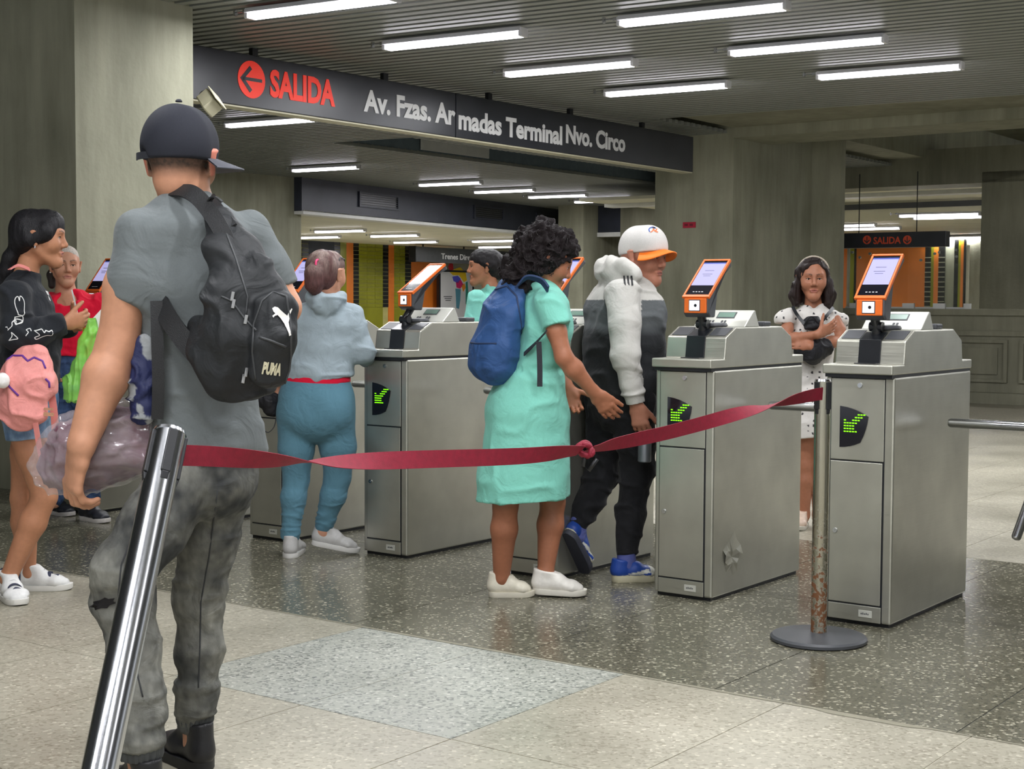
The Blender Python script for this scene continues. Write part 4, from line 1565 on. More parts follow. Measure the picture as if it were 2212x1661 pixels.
def add_eyes(C, R, s, parent, origin, iris=(0.05, 0.025, 0.012)):
    for q in (-1, 1):
        c = C + s * (q * .031 * R[0] + .0745 * R[1] + .0035 * R[2])
        V, F = [], []
        n, mrow = 18, 16
        r = .0125 * s
        for i in range(mrow + 1):
            th = math.pi * i / mrow
            for j in range(n):
                ph = 2 * math.pi * j / n
                V.append(c + r * (math.sin(th) * math.cos(ph) * R[0] + math.cos(th) * R[1] + math.sin(th) * math.sin(ph) * R[2]))
        for i in range(mrow):
            for j in range(n):
                F.append((i * n + j, i * n + (j + 1) % n, (i + 1) * n + (j + 1) % n, (i + 1) * n + j))
        V = np.array(V)
        dd = (V - c) @ R[1] / r
        col = np.tile(np.array([0.75, 0.72, 0.68]), (len(V), 1))
        col[dd > 0.86] = iris
        me = quad_mesh('eye', V - origin, np.array(F), col)
        obj('eye', me, M['eyeball'], parent)


def hand_prims(W, d, w, n, s=1.0, curl=(0.25, 0.35, 0.3), thumb=(0.6, 0.75, 0.25), spread=0.06, k=0.006):
    """W wrist, d along the hand, w towards the thumb side, n the way the palm faces"""
    d, w = nrm(d), np.asarray(w, float)
    w = nrm(w - d * (w @ d))
    n = np.asarray(n, float)
    n = nrm(n - d * (n @ d) - w * (n @ w))
    P = [ell(W - d * .01, W + d * .03 * s, .026 * s, .02 * s, .031 * s, .016 * s, side=w, k=.015),
         ell(W + d * .03 * s, W + d * .083 * s, .031 * s, .016 * s, .038 * s, .0125 * s, side=w, k=.012)]
    P += [ell(W + d * .02 * s + w * .018 * s, W + d * .055 * s + w * .03 * s + n * .006, .016 * s, a2=.013 * s, k=.012)]
    ln = (.070, .078, .072, .057)
    bs = (.088, .092, .088, .080)
    ws = (.030, .0105, -.009, -.0275)
    rr = (.0092, .0095, .009, .008)
    cs = curl if isinstance(curl[0], (tuple, list)) else [curl] * 4
    for i in range(4):
        p = W + d * bs[i] * s + w * ws[i] * s
        a = 0.0
        dd0 = nrm(d + w * spread * (1.5 - i))
        for ph, fr in enumerate((.45, .31, .24)):
            a += cs[i][ph]
            di = dd0 * math.cos(a) + n * math.sin(a)
            q = p + di * ln[i] * fr * s
            P.append(ell(p, q, rr[i] * s * (1 - .09 * ph), a2=rr[i] * s * (1 - .09 * (ph + 1)), k=k))
            p = q
    p = W + d * .026 * s + w * .03 * s
    td = nrm(d * thumb[0] + w * thumb[1] + n * thumb[2])
    for ph, (fl, bend) in enumerate(((.042, 0), (.032, .3), (.027, .25))):
        td = nrm(td + d * bend * .6 + n * bend * .5)
        q = p + td * fl * s
        P.append(ell(p, q, .0118 * s * (1 - .08 * ph), a2=.0118 * s * (1 - .08 * (ph + 1)), k=k))
        p = q
    return P


def arm(S, E, W, r=1.0, k=0.02):
    S, E, W = map(np.asarray, (S, E, W))
    m1, m2 = S * .5 + E * .5, E * .68 + W * .32
    return chain([(S, .032 * r), (m1, .041 * r), (E, .036 * r)], k=k) + chain([(E, .036 * r), (m2, .040 * r), (W, .025 * r)], k=k)


def leg(Hp, K, A, r=1.0, k=0.02):
    Hp, K, A = map(np.asarray, (Hp, K, A))
    m1, m2 = Hp * .55 + K * .45, K * .68 + A * .32
    return chain([(Hp, .085 * r), (m1, .075 * r), (K, .052 * r)], k=k) + chain([(K, .052 * r), (m2, .056 * r), (A, .034 * r)], k=k)


def strap(pts, w, th, material, parent, origin, name='strap', widthdir=None, col=None):
    """flat band through points; widthdir(i) gives the width direction"""
    P = [np.asarray(p, float) for p in pts]
    # resample smoothly
    t = np.linspace(0, len(P) - 1, max(24, 8 * len(P)))
    A = np.array(P)

    def cr(tt):
        i = int(min(max(math.floor(tt), 0), len(P) - 2))
        f = tt - i
        p0, p1, p2, p3 = A[max(i - 1, 0)], A[i], A[i + 1], A[min(i + 2, len(P) - 1)]
        return 0.5 * (2 * p1 + (p2 - p0) * f + (2 * p0 - 5 * p1 + 4 * p2 - p3) * f * f + (3 * p1 - p0 - 3 * p2 + p3) * f ** 3)
    Q = [cr(x) for x in t]
    vs, fs = [], []
    for i, p in enumerate(Q):
        tg = nrm(Q[min(i + 1, len(Q) - 1)] - Q[max(i - 1, 0)])
        wd = np.asarray(widthdir if widthdir is not None else (1, 0, 0), float)
        wd = nrm(wd - tg * (wd @ tg))
        nn = np.cross(tg, wd)
        for a, b in ((-1, -1), (1, -1), (1, 1), (-1, 1)):
            vs.append(p + wd * a * w / 2 + nn * b * th / 2 - np.asarray(origin))
    for i in range(len(Q) - 1):
        for k in range(4):
            fs.append((i * 4 + k, i * 4 + (k + 1) % 4, i * 4 + 4 + (k + 1) % 4, i * 4 + 4 + k))
    fs += [(3, 2, 1, 0), tuple(len(Q) * 4 - 4 + k for k in range(4))]
    return MB().add(vs, fs).obj(name, material, parent, smooth='auto')


from mathutils.bvhtree import BVHTree


def decal(target, polys, C, xa, ya, material, parent, origin, name='print', lift=0.0015, res=0.006, reach=0.3):
    """flat outlines (2-d, metres) laid on the surface of a mesh built by sdf_obj; C centre, xa/ya in-plane axes"""
    V, F = o_data[target.name]
    bvh = BVHTree.FromPolygons([tuple(v) for v in V], [tuple(f) for f in F])
    xa, ya = nrm(xa), nrm(ya)
    n = nrm(np.cross(xa, ya))
    import bmesh
    bm = bmesh.new()
    for poly in polys:
        vs = [bm.verts.new((x, y, 0)) for x, y in poly]
        try:
            bm.faces.new(vs)
        except Exception:
            pass
    bmesh.ops.triangulate(bm, faces=bm.faces[:])
    for _ in range(4):
        es_ = [e for e in bm.edges if e.calc_length() > res * 2]
        if not es_:
            break
        bmesh.ops.subdivide_edges(bm, edges=es_, cuts=1)
        bmesh.ops.triangulate(bm, faces=[f for f in bm.faces if len(f.verts) > 3])
    for v in bm.verts:
        p = np.asarray(C) + xa * v.co.x + ya * v.co.y
        hit = bvh.ray_cast(Vector(p + n * reach), Vector(-n), reach * 2)
        if hit[0] is not None:
            p = np.array(hit[0]) + n * lift
        v.co = Vector(p - np.asarray(origin))
    me = bpy.data.meshes.new(name)
    bm.to_mesh(me)
    bm.free()
    o = obj(name, me, material, parent)
    return o


def decal_mesh(target, src_me, C, xa, ya, material, parent, origin, name='lettering', lift=0.0015):
    V, F = o_data[target.name]
    bvh = BVHTree.FromPolygons([tuple(v) for v in V], [tuple(f) for f in F])
    xa, ya = nrm(xa), nrm(ya)
    n = nrm(np.cross(xa, ya))
    for v in src_me.vertices:
        p = np.asarray(C) + xa * v.co.x + ya * v.co.y
        hit = bvh.ray_cast(Vector(p + n * 0.3), Vector(-n), 0.6)
        if hit[0] is not None:
            p = np.array(hit[0]) + n * lift
        v.co = Vector(p - np.asarray(origin))
    return obj(name, src_me, material, parent)


def surf(target, px, py):
    """first point of a built mesh along the sight line of a pixel, and its normal"""
    V, F = o_data[target.name]
    bvh = BVHTree.FromPolygons([tuple(v) for v in V], [tuple(f) for f in F])
    h = bvh.ray_cast(Vector(CO), Vector(nrm(ray(px, py))))
    if h[0] is None:
        return None, None
    n = np.array(h[1])
    if n @ ray(px, py) > 0:
        n = -n
    return np.array(h[0]), nrm(n)


def stick(target, polys, px, py, material, parent, origin, name='print', lift=0.0015, turn=0.0, facing=False):
    p, n = surf(target, px, py)
    if p is None:
        return None
    if facing:
        n = -nrm(ray(px, py))
    xa = nrm(np.cross(UP, n))
    ya = np.cross(n, xa)
    xa, ya = xa * math.cos(turn) + ya * math.sin(turn), ya * math.cos(turn) - xa * math.sin(turn)
    return decal(target, polys, p, xa, ya, material, parent, origin, name, lift, reach=0.025)


def round_path(pts, m=4):
    A = np.array(pts, float)
    out = []
    for i in range(len(A) - 1):
        p0, p1, p2, p3 = A[max(i - 1, 0)], A[i], A[i + 1], A[min(i + 2, len(A) - 1)]
        for t in np.linspace(0, 1, m, endpoint=False):
            out.append(tuple(0.5 * (2 * p1 + (p2 - p0) * t + (2 * p0 - 5 * p1 + 4 * p2 - p3) * t * t + (3 * p1 - p0 - 3 * p2 + p3) * t ** 3)))
    out.append(tuple(A[-1]))
    return out


def outline(pts, w):      # closed or open polyline as thin quads
    out = []
    pts = round_path(pts)
    for (x0, y0), (x1, y1) in zip(pts[:-1], pts[1:]):
        d = math.hypot(x1 - x0, y1 - y0)
        if d < 1e-6:
            continue
        nx, ny = -(y1 - y0) / d * w / 2, (x1 - x0) / d * w / 2
        ex, ey = (x1 - x0) / d * w / 2, (y1 - y0) / d * w / 2
        out.append([(x0 - ex + nx, y0 - ey + ny), (x0 - ex - nx, y0 - ey - ny), (x1 + ex - nx, y1 + ey - ny), (x1 + ex + nx, y1 + ey + ny)])
    return out


def shoe(parent, origin, heel, toe_dir, ln, upper_col, sole_col, ankle, pitch=0.0, width=0.048, high=0.088, accents=None, sole_th=0.024, name='shoe', laces=None, h=0.005):
    """heel: ground point under the heel; pitch lifts the heel (radians)"""
    f = nrm([toe_dir[0], toe_dir[1], 0])
    if pitch:
        f = nrm(f * math.cos(pitch) - UP * math.sin(pitch))
    r = nrm(np.cross(f, UP))
    u = np.cross(r, f)
    heel = np.asarray(heel, float)

    def L(x, y, z):
        return heel + r * x + f * y + u * z
    z0 = sole_th * .75
    P = chain([(L(0, .035, z0 + .03), .034, .036), (L(0, ln * .45, z0 + .028), width * .86, .032), (L(0, ln * .72, z0 + .018), width, .026), (L(0, ln - .035, z0 + .012), width * .8, .02)], side=r, k=.02)
    P += [ell(L(0, .03, z0 + .03), L(0, .045, z0 + high), .033, .036, .037, .045, side=r, k=.02)]
    P += [ell(L(0, .06, z0 + high), L(0, ln * .5, z0 + .045), .03, .03, .032, .022, side=r, k=.02)]
    cut = [plane(L(0, 0, z0), -u), plane(L(0, .05, z0 + high), u * 1.0 + f * .15)]
    col = np.array(upper_col)

    def cf(Pt, Nn):
        c = np.tile(col, (len(Pt), 1))
        if accents:
            q = np.stack([(Pt - heel) @ r, (Pt - heel) @ f, (Pt - heel) @ u], 1)
            accents(c, q, ln)
        return c
    up_o = sdf_obj(name, P, h, M['leather'], parent, origin, cuts=cut, color=cf)
    # sole: outline swept up
    n = 28
    ring = []
    for i in range(n):
        a = 2 * math.pi * i / n
        y = ln / 2 - math.cos(a) * ln / 2
        t = y / ln
        w = (.036 + (width - .036) * min(1, t / .65)) * (1 if t < .7 else math.sqrt(max(0, 1 - ((t - .7) / .32) ** 2)))
        w *= min(1, math.sqrt(max(0, t) / .12)) if t < .12 else 1
        ring.append((math.copysign(w * 1.06, math.sin(a)) if abs(math.sin(a)) > 1e-6 else 0, y))
    mb = MB()
    lv = []
    for z, g in ((0.0, .94), (0.004, 1.0), (sole_th, 1.0), (sole_th, .8)):
        lv.append([L(x * g, (y - ln / 2) * (1 if g == 1 else .985) + ln / 2, z + (.006 * max(0, (y / ln - .75) / .25) ** 2 if z < sole_th else .004 * max(0, (y / ln - .75) / .25))) - origin for x, y in ring])
    vs = [p for l_ in lv for p in l_]
    fs = []
    for i in range(3):
        for k in range(n):
            fs.append((i * n + k, i * n + (k + 1) % n, (i + 1) * n + (k + 1) % n, (i + 1) * n + k))
    fs += [tuple(range(n))[::-1], tuple(range(3 * n, 4 * n))]
    mb.add(vs, fs).obj('sole', mat('sole_rubber', tuple(sole_col), 0.6, var=0.06), up_o, smooth='auto')
    if laces is not None:
        lm = mat('lace', tuple(laces), 0.7, var=0.05)
        for k in range(4):
            t = .38 + .075 * k
            zz = z0 + .068 - .035 * (t - .36) / .3
            MB().tube([L(-.022, ln * t, zz - .006) - origin, L(0, ln * (t + .01), zz + .004) - origin, L(.022, ln * t, zz - .006) - origin], .0035, 6).obj('lace', lm, up_o, smooth=True)
    return up_o
# ------------------------------------------------------------------ people
def JJ(Y0):
    return lambda px, py, dy=0.0: aty(px, py, Y0 + dy)


def person(label, foot):
    e = empty('person', (foot[0], foot[1], 0))
    tag(e, label, 'person')
    return e, np.array([foot[0], foot[1], 0.0])


def flat(c):
    c = np.array(c)
    return lambda P, Nn: np.tile(c, (len(P), 1))


def skin_col(base, hc=None, extra=None):
    base = np.array(base)

    def f(P, Nn):
        c = np.tile(base, (len(P), 1))
        c *= (1 + 0.05 * vnoise(P, 18.0))[:, None]
        if hc:
            c = hc(P, c)
        if extra:
            c = extra(P, c)
        return c
    return f


def fold_fn(amp, sc, amp2=0.0, sc2=(40, 40, 40)):
    def f(P, Nn):
        q = np.asarray(sc, float)
        return amp * rdg(P, q) + .6 * amp * rdg(P + 3.1, q * np.array([1.7, 1.7, 1.5]), .25)
    return f


RIM = mat('seam_thread', c255(60, 62, 64), 0.8, var=0)


# ---- man in the foreground, seen from behind
def build_man():
    J = JJ(3.83)
    f = nrm((-.45, .89, 0))
    r = nrm((.89, .45, 0))
    e, O = person('man seen from behind in black cap, grey T-shirt and torn grey jeans', J(380, 1650))
    SK = c255(196, 142, 112)
    HC = J(391, 349, .05)
    R = head_frame((.1, .99), .02)
    RC = head_frame((.74, .67), .0)
    s = 1.04
    nb = J(405, 440, .05)
    SL, EL, WL = J(296, 500, -.07), J(254, 745, -.08), J(176, 962, -.16)
    SR, ER_, WR = J(540, 500, .1), J(612, 664, .12), J(520, 720, .36)
    hipL, hipR = J(392, 1040, -.05), J(480, 1035, .05)
    kL, aL = J(265, 1262, -.12), J(310, 1668, -.18)
    kR, aR = J(430, 1290, .12), J(424, 1608, .14)
    P = head_prims(HC, R, s, nb, .057)
    P += chain([(nb, .05, .045), (J(415, 540), .09, .06), (J(430, 760), .1, .07), (J(440, 1000), .1, .08)], r)
    P += arm(SL, EL, WL, 1.4) + arm(SR, ER_, WR, 1.25)
    hd = nrm(J(158, 1045, -.14) - WL)
    P += hand_prims(WL, hd, (-.6, .75, 0), (.78, .58, -.1), 1.3, ((.3, .75, .55), (.45, .8, .6), (.5, .85, .6), (.55, .85, .6)), (.8, .45, .5))
    P += hand_prims(WR, nrm(WR - ER_), (0, .2, 1), (-1, 0, 0), 1.0)
    P += chain([(hipL, .07), (kL, .05), (aL, .036)]) + chain([(hipR, .07), (kR, .05), (aR, .036)])
    hair = np.array(c255(46, 38, 34))
    fadeR = R

    def extra(Pt, c):
        q = (Pt - HC) @ R.T / s
        m_ = (q[:, 2] > -.055) & (q[:, 1] < .03) & (np.abs(q[:, 0]) < .078) & (q[:, 2] < .2)
        w = np.clip((q[:, 2] + .052) / .035, 0, 1) * m_
        w = w * (0.9 + 0.1 * vnoise(Pt, 250.0))
        c = c * (1 - w[:, None]) + hair * w[:, None]
        ear = (np.abs(q[:, 0]) > .08) & (np.abs(q[:, 2]) < .06) & (np.abs(q[:, 1]) < .06)
        c[ear] = np.array(c255(214, 132, 112))
        return c
    sdf_obj('body', P, .005, M['skin'], e, O, color=skin_col(SK, head_color(HC, R, s, SK, hair, c255(180, 110, 100)), extra), fine=[(HC - .135, HC + .135, .0032)])
    # T-shirt
    hemn = nrm(J(447, 985) - J(430, 800))
    TS_ = chain([(J(404, 436, .04), .062, .056), (J(406, 462, .02), .105, .062), (J(412, 510), .150, .085), (J(422, 620), .158, .105), (J(436, 800), .140, .100), (J(449, 960, 0), .142, .112), (J(452, 1010, 0), .146, .116)], r, k=.025)
    sl = nrm(EL - SL)
    sr = nrm(ER_ - SR)
    cL = J(283, 652, -.08)
    cR = J(604, 622, .13)
    TS_ += chain([(SL, .055), (J(284, 600, -.08), .056), (cL + sl * .05, .058)], k=.03, clip=[plane(cL, sl + np.array([-.25, 0, -.1]))])
    TS_ += chain([(SR, .055), (J(580, 585, .12), .056), (cR + sr * .05, .057)], k=.03, clip=[plane(cR, sr)])

    def tfold(Pt, Nn):
        w = np.clip((1.15 - Pt[:, 2]) / .35, .25, 1)
        return w * .006 * rdg(Pt, (8, 8, 3.2)) + w * .005 * rdg(Pt + 2, (7, 7, 13))
    tee = sdf_obj('t_shirt', TS_, .006, M['cloth'], e, O, cuts=[plane(J(447, 988), hemn)], folds=tfold, color=flat(c255(106, 112, 113)))
    # jeans
    JE = chain([(J(450, 960), .132, .098), (J(448, 1030), .132, .108)], r, k=.03)
    JE += chain([(hipL, .09), (J(330, 1140, -.1), .084), (J(264, 1235, -.14), .073), (kL + [0, 0, -.03], .071), (J(290, 1400, -.13), .062), (J(300, 1520, -.16), .06), (J(304, 1600, -.18), .058)], k=.03)
    JE += chain([(hipR, .086), (J(448, 1160, .09), .078), (kR, .064), (J(432, 1400, .12), .06), (J(426, 1500, .13), .055), (J(420, 1545, .14), .05)], k=.03)

    def jfold(Pt, Nn):
        z = Pt[:, 2]
        low = np.clip((.34 - z) / .1, 0, 1) + np.exp(-((z - .5) / .06) ** 2)
        return .002 * rdg(Pt, (8, 8, 16)) + (.2 + low) * .0042 * rdg(Pt + 5, (5, 5, 30), .3)

    def jcol(Pt, Nn):
        n1 = vnoise(Pt, 7.0) * .5 + vnoise(Pt, 19.0) * .35 + vnoise(Pt, 60.0) * .25
        lo, hi = np.array(c255(62, 64, 65)), np.array(c255(142, 142, 134))
        w = np.clip(.42 + n1 * .75, 0, 1)
        return lo * (1 - w[:, None]) + hi * w[:, None]
    je = sdf_obj('jeans', JE, .006, M['denim'], e, O, folds=jfold, color=jcol)
    rip = mat('rip_dark', c255(24, 22, 24), 0.9, var=0)
    for (px, py, w, h) in ((205, 1192, .018, .03), (222, 1304, .034, .014)):
        k = []
        for i in range(14):
            a = 2 * math.pi * i / 14
            g = 1 if i % 2 else .72
            k.append((w * g * math.cos(a), h * g * math.sin(a)))
        stick(je, [k], px, py, rip, je, O, 'rip', .002, .2, True)
    # side seams
    seamm = mat('denim_seam', c255(58, 60, 62), 0.8, var=0)
    for path in ([(470, 1060), (452, 1200), (434, 1300), (432, 1400), (428, 1500)], [(312, 1090), (262, 1220), (252, 1320), (288, 1420), (312, 1520)]):
        V, F = o_data[je.name]
        bvh = BVHTree.FromPolygons([tuple(v) for v in V], [tuple(q) for q in F])
        pts = []
        for a, b_ in zip(path[:-1], path[1:]):
            for t in np.linspace(0, 1, 8)[:-1]:
                px, py = a[0] + (b_[0] - a[0]) * t, a[1] + (b_[1] - a[1]) * t
                rr = ray(px, py)
                hit = bvh.ray_cast(Vector(CO), Vector(nrm(rr)))
                if hit[0] is not None:
                    pts.append(np.array(hit[0]) - O)
        if len(pts) > 4:
            MB().tube(pts, .0022, 6).obj('seam', seamm, je, smooth=True)
    for c, a in ((J(304, 1607, -.18), .05), (J(421, 1536, .14), .044)):
        n_ = 44
        mb = MB()
        rows = []
        for z in (0.0, .012, .03, .042):
            rows.append([c + np.array([math.cos(2 * math.pi * k / n_), math.sin(2 * math.pi * k / n_), 0]) * (a + (.0035 if k % 2 else -.001) + (.004 if 0 < z < .042 else 0)) + [0, 0, z - .035] - O for k in range(n_)])
        vs = [p for w in rows for p in w]
        fs = [(i * n_ + k, i * n_ + (k + 1) % n_, (i + 1) * n_ + (k + 1) % n_, (i + 1) * n_ + k) for i in range(3) for k in range(n_)] + [tuple(range(n_))[::-1]]
        mb.add(vs, fs).obj('elastic_cuff', mat('cuff_denim', c255(76, 78, 78), .9), je, smooth='auto')
    blk = c255(36, 36, 38)
    for an in (aL, aR):
        dr = nrm((-.62, .78, 0))
        shoe(e, O, an * [1, 1, 0] - dr * .062, dr, .285, blk, c255(30, 30, 32), None, high=.105, width=.05, laces=c255(52, 52, 54), sole_th=.03)
    # cap
    def L(x, y, z):
        return HC + s * (x * RC[0] + y * RC[1] + z * RC[2])
    def LH(x, y, z):
        return HC + s * (x * R[0] + y * R[1] + z * R[2])
    CP = [ell(LH(0, -.034, .05), LH(0, .02, .056), .086, .092, .084, .09, side=R[0], k=.03), ell(LH(0, -.034, .02), LH(0, .02, .03), .086, .088, side=R[0], k=.03)]
    CP += [ell(L(0, -.17, -.004), L(0, -.122, .002), .03, .03, side=RC[0], k=.008, sub=True)]
    cap = sdf_obj('cap', CP, .005, M['capcloth'], e, O, cuts=[plane(L(0, 0, .0), -RC[2])], color=flat(c255(40, 42, 50)))
    ball_ = MB().lathe([(.009, 0), (.009, .003), (.005, .007)], 14)
    ball_.obj('cap_button', mat('cap_button', c255(40, 42, 50), .7), cap, L(0, -.005, .147) - O, smooth=True)
    mb = MB()
    vs, fs = [], []
    na, nr = 22, 6
    for i in range(na + 1):
        a = math.radians(-74 + 148 * i / na)
        for j in range(nr + 1):
            t = j / nr
            ro = .094 + t * (.074 * math.cos(a * .92) ** .6)
            x, y = ro * math.sin(a) * .93, ro * math.cos(a)
            z = .006 - .14 * x * x * 6 * .5 - .022 * t
            vs.append(L(x, y - .006, z + .004) - O)
            vs.append(L(x, y - .006, z) - O)
    w = (nr + 1) * 2
    for i in range(na):
        for j in range(nr):
            a = i * w + j * 2
            fs += [(a, a + w, a + w + 2, a + 2), (a + 1, a + 3, a + w + 3, a + w + 1)]
        a = i * w + nr * 2
        fs.append((a, a + w, a + w + 1, a + 1))
    mb.add(vs, fs).obj('brim', mat('brim_grey', c255(74, 76, 84), .7), cap, smooth=True)
    st = [L(.1 * math.sin(a), -.008 - .1 * math.cos(a), .008) for a in np.linspace(-.5, .5, 7)]
    strap(st, .018, .003, mat('cap_strap', c255(40, 42, 50), .7), cap, O, 'adjuster', UP)
    return e, O, J, r


MAN = build_man()


def build_man_bags():
    J = JJ(3.83)
    r = nrm((.89, .45, 0))
    nbk = nrm((.45, -.89, 0))
    BK = c255(38, 40, 42)
    base = J(540, 850, -.2)
    e = empty('backpack', base)
    O = base
    tag(e, 'black backpack with white cat emblem slung on the foreground man\'s back', 'backpack')
    P = chain([(J(470, 462, -.09), .04, .022), (J(505, 540, -.15), .066, .04), (J(532, 640, -.2), .098, .06), (J(534, 730, -.21), .108, .07), (J(520, 800, -.2), .092, .06), (J(520, 825, -.2), .075, .05)], r, k=.03)
    P += chain([(J(590, 660, -.255), .05, .03), (J(590, 740, -.27), .056, .04), (J(580, 815, -.26), .05, .03)], r, k=.012)
    P += chain([(J(425, 700, -.17), .022, .03), (J(465, 740, -.19), .06, .045), (J(500, 800, -.2), .06, .05)], r, k=.04)
    P += chain([(J(560, 560, -.2), .02, .02), (J(612, 655, -.22), .03, .03)], r, k=.03)
    bg = sdf_obj('bag_body', P, .005, M['nylon'], e, O, folds=lambda Pt, Nn: .005 * rdg(Pt, (11, 11, 9)) + .002 * vnoise(Pt, 40.0), color=flat(BK))
    web = mat('bag_webbing', c255(30, 31, 33), .6, bump=.3, bscale=400)
    strap([J(372, 412, -.02), J(408, 414, -.075), (J(440, 440, -.11)), J(480, 500, -.17), J(500, 560, -.2)], .042, .006, web, e, O, 'shoulder_strap', nrm((.8, .1, .6)))
    strap([J(452, 425, .02), J(470, 450, -.05), J(500, 490, -.14)], .03, .005, web, e, O, 'shoulder_strap', nrm((.9, .1, .4)))
    strap([J(338, 640, -.1), J(372, 700, -.165), J(415, 755, -.19), J(470, 815, -.21)], .05, .006, web, e, O, 'lower_strap', nrm((.5, 0, .86)))
    strap([J(448, 440, -.1), J(462, 425, -.12), J(480, 436, -.12)], .016, .004, web, e, O, 'haul_loop', nrm((.3, .9, 0)))
    zm = mat('zip_metal', c255(190, 190, 190), .3, .9, 0.05)
    V, F = o_data[bg.name]
    bvh = BVHTree.FromPolygons([tuple(v) for v in V], [tuple(q) for q in F])

    def on(px, py, lift=.002):
        rr = nrm(ray(px, py))
        h = bvh.ray_cast(Vector(CO), Vector(rr))
        return (np.array(h[0]) - rr * lift) if h[0] is not None else None

    def trace(path, rad, m_, name):
        pts = []
        for a, b_ in zip(path[:-1], path[1:]):
            for t in np.linspace(0, 1, 6)[:-1]:
                q = on(a[0] + (b_[0] - a[0]) * t, a[1] + (b_[1] - a[1]) * t, .0005)
                if q is not None:
                    pts.append(q - O)
        if len(pts) > 3:
            MB().tube(pts, rad, 6).obj(name, m_, e, smooth=True)
    pipe = mat('bag_piping', c255(56, 58, 60), .5, var=0)
    trace([(552, 820), (545, 760), (548, 700), (566, 650), (590, 630), (618, 640), (628, 700), (628, 790), (612, 838)], .003, pipe, 'pocket_piping')
    trace([(480, 480), (510, 560), (535, 640), (530, 690)], .0028, pipe, 'zip_line')
    trace([(478, 640), (500, 650), (530, 690), (560, 720)], .0028, pipe, 'zip_line')
    trace([(560, 728), (590, 738), (624, 752)], .0035, pipe, 'pocket_zip')
    for px, py in ((502, 640), (504, 656), (531, 690), (532, 804), (526, 818)):
        q = on(px, py, .004)
        if q is not None:
            MB().box(-.004, .004, -.002, .002, -.011, .011).obj('zip_pull', zm, e, q - O, (0, .2, .4), bevel=.001)
    wm = mat('bag_print_white', c255(232, 230, 224), .6, var=0)
    # leaping cat emblem
    cat = [[(-.026, .030), (-.020, .034), (-.012, .032), (-.006, .026), (.004, .018), (.012, .012), (.016, .020), (.024, .030), (.026, .028), (.020, .016), (.018, .006), (.014, -.004), (.014, -.020), (.016, -.034), (.010, -.036), (.006, -.018), (.002, -.006), (-.006, .006), (-.014, .014), (-.022, .012), (-.026, .008), (-.028, .012), (-.020, .018), (-.024, .022)]]
    q = on(611, 693, 0)
    if q is not None:
        decal(bg, cat, q, r, UP, wm, bg, O, 'cat_emblem', .0025, .004)
    q = on(588, 796, 0)
    if q is not None:
        me = text_mesh('PUMA', .03, 0.0, .0018)
        a, b_ = mesh_width(me)
        me.transform(Matrix.Diagonal((.046 / (b_ - a), 1.25, 1, 1)) @ Matrix.Translation((-(a + b_) / 2, -.011, 0)))
        decal_mesh(bg, me, q, nrm(r * .98 + UP * -.12), nrm(UP + r * .12), mat('bag_print_beige', c255(206, 200, 170), .6, var=0), bg, O, 'lettering', .003)
    # plastic wrapped bundle in his left hand
    bp = J(215, 1090, -.06)
    e2 = empty('plastic_bag', bp)
    tag(e2, 'crumpled clear plastic bag of purple goods in the man\'s left hand', 'bag')
    P = chain([(J(118, 1020, -.03), .058, .06), (J(180, 985, -.03), .095, .1), (J(260, 950, -.02), .105, .1), (J(325, 940, -.02), .07, .07)], UP, k=.04)

    def crumple(Pt, Nn):
        return .010 * rdg(Pt, (7, 7, 14)) + .005 * rdg(Pt + 4, (24, 24, 36), .3) + .002 * vnoise(Pt, 70.0)
    pl = mat('clear_plastic', c255(214, 204, 210), .12, 0, .05, alpha=.26, coat=1.0, spec=.9)
    sdf_obj('plastic_film', P, .006, pl, e2, bp, folds=crumple, it=1)
    P2 = chain([(J(125, 1018, -.03), .046, .05), (J(180, 988, -.03), .084, .088), (J(260, 953, -.02), .092, .09), (J(318, 945, -.02), .06, .06)], UP, k=.04)

    def goods(Pt, Nn):
        n = vnoise(Pt, 16.0) + .5 * vnoise(Pt, 40.0)
        a, b_ = np.array(c255(122, 98, 106)), np.array(c255(92, 28, 54))
        w = np.clip(n * 1.2 + .25, 0, 1)[:, None]
        return a * (1 - w) + b_ * w
    sdf_obj('goods', P2, .007, M['cloth'], e2, bp, folds=crumple, color=goods)
    # clear and navy bag hanging at his left flank with a black strap
    fp = J(320, 905, -.1)
    e3 = empty('shoulder_bag', fp)
    tag(e3, 'navy and clear bag on a black strap between the man\'s left arm and shirt', 'bag')
    P = chain([(J(312, 740, -.08), .02, .03), (J(308, 820, -.08), .036, .04), (J(312, 880, -.09), .04, .045)], r, k=.03)

    def nav(Pt, Nn):
        n = vnoise(Pt, 22.0)
        return np.where((n > .0)[:, None], np.array(c255(40, 46, 84)), np.array(c255(150, 154, 156)))
    sdf_obj('bag_body', P, .006, M['nylon'], e3, fp, folds=lambda Pt, Nn: .006 * rdg(Pt, 24.0), color=nav)
    strap([J(338, 650, -.13), J(340, 740, -.14), J(342, 830, -.14), J(340, 905, -.13)], .03, .005, web, e3, fp, 'strap', nrm((1, .2, 0)))


build_man_bags()
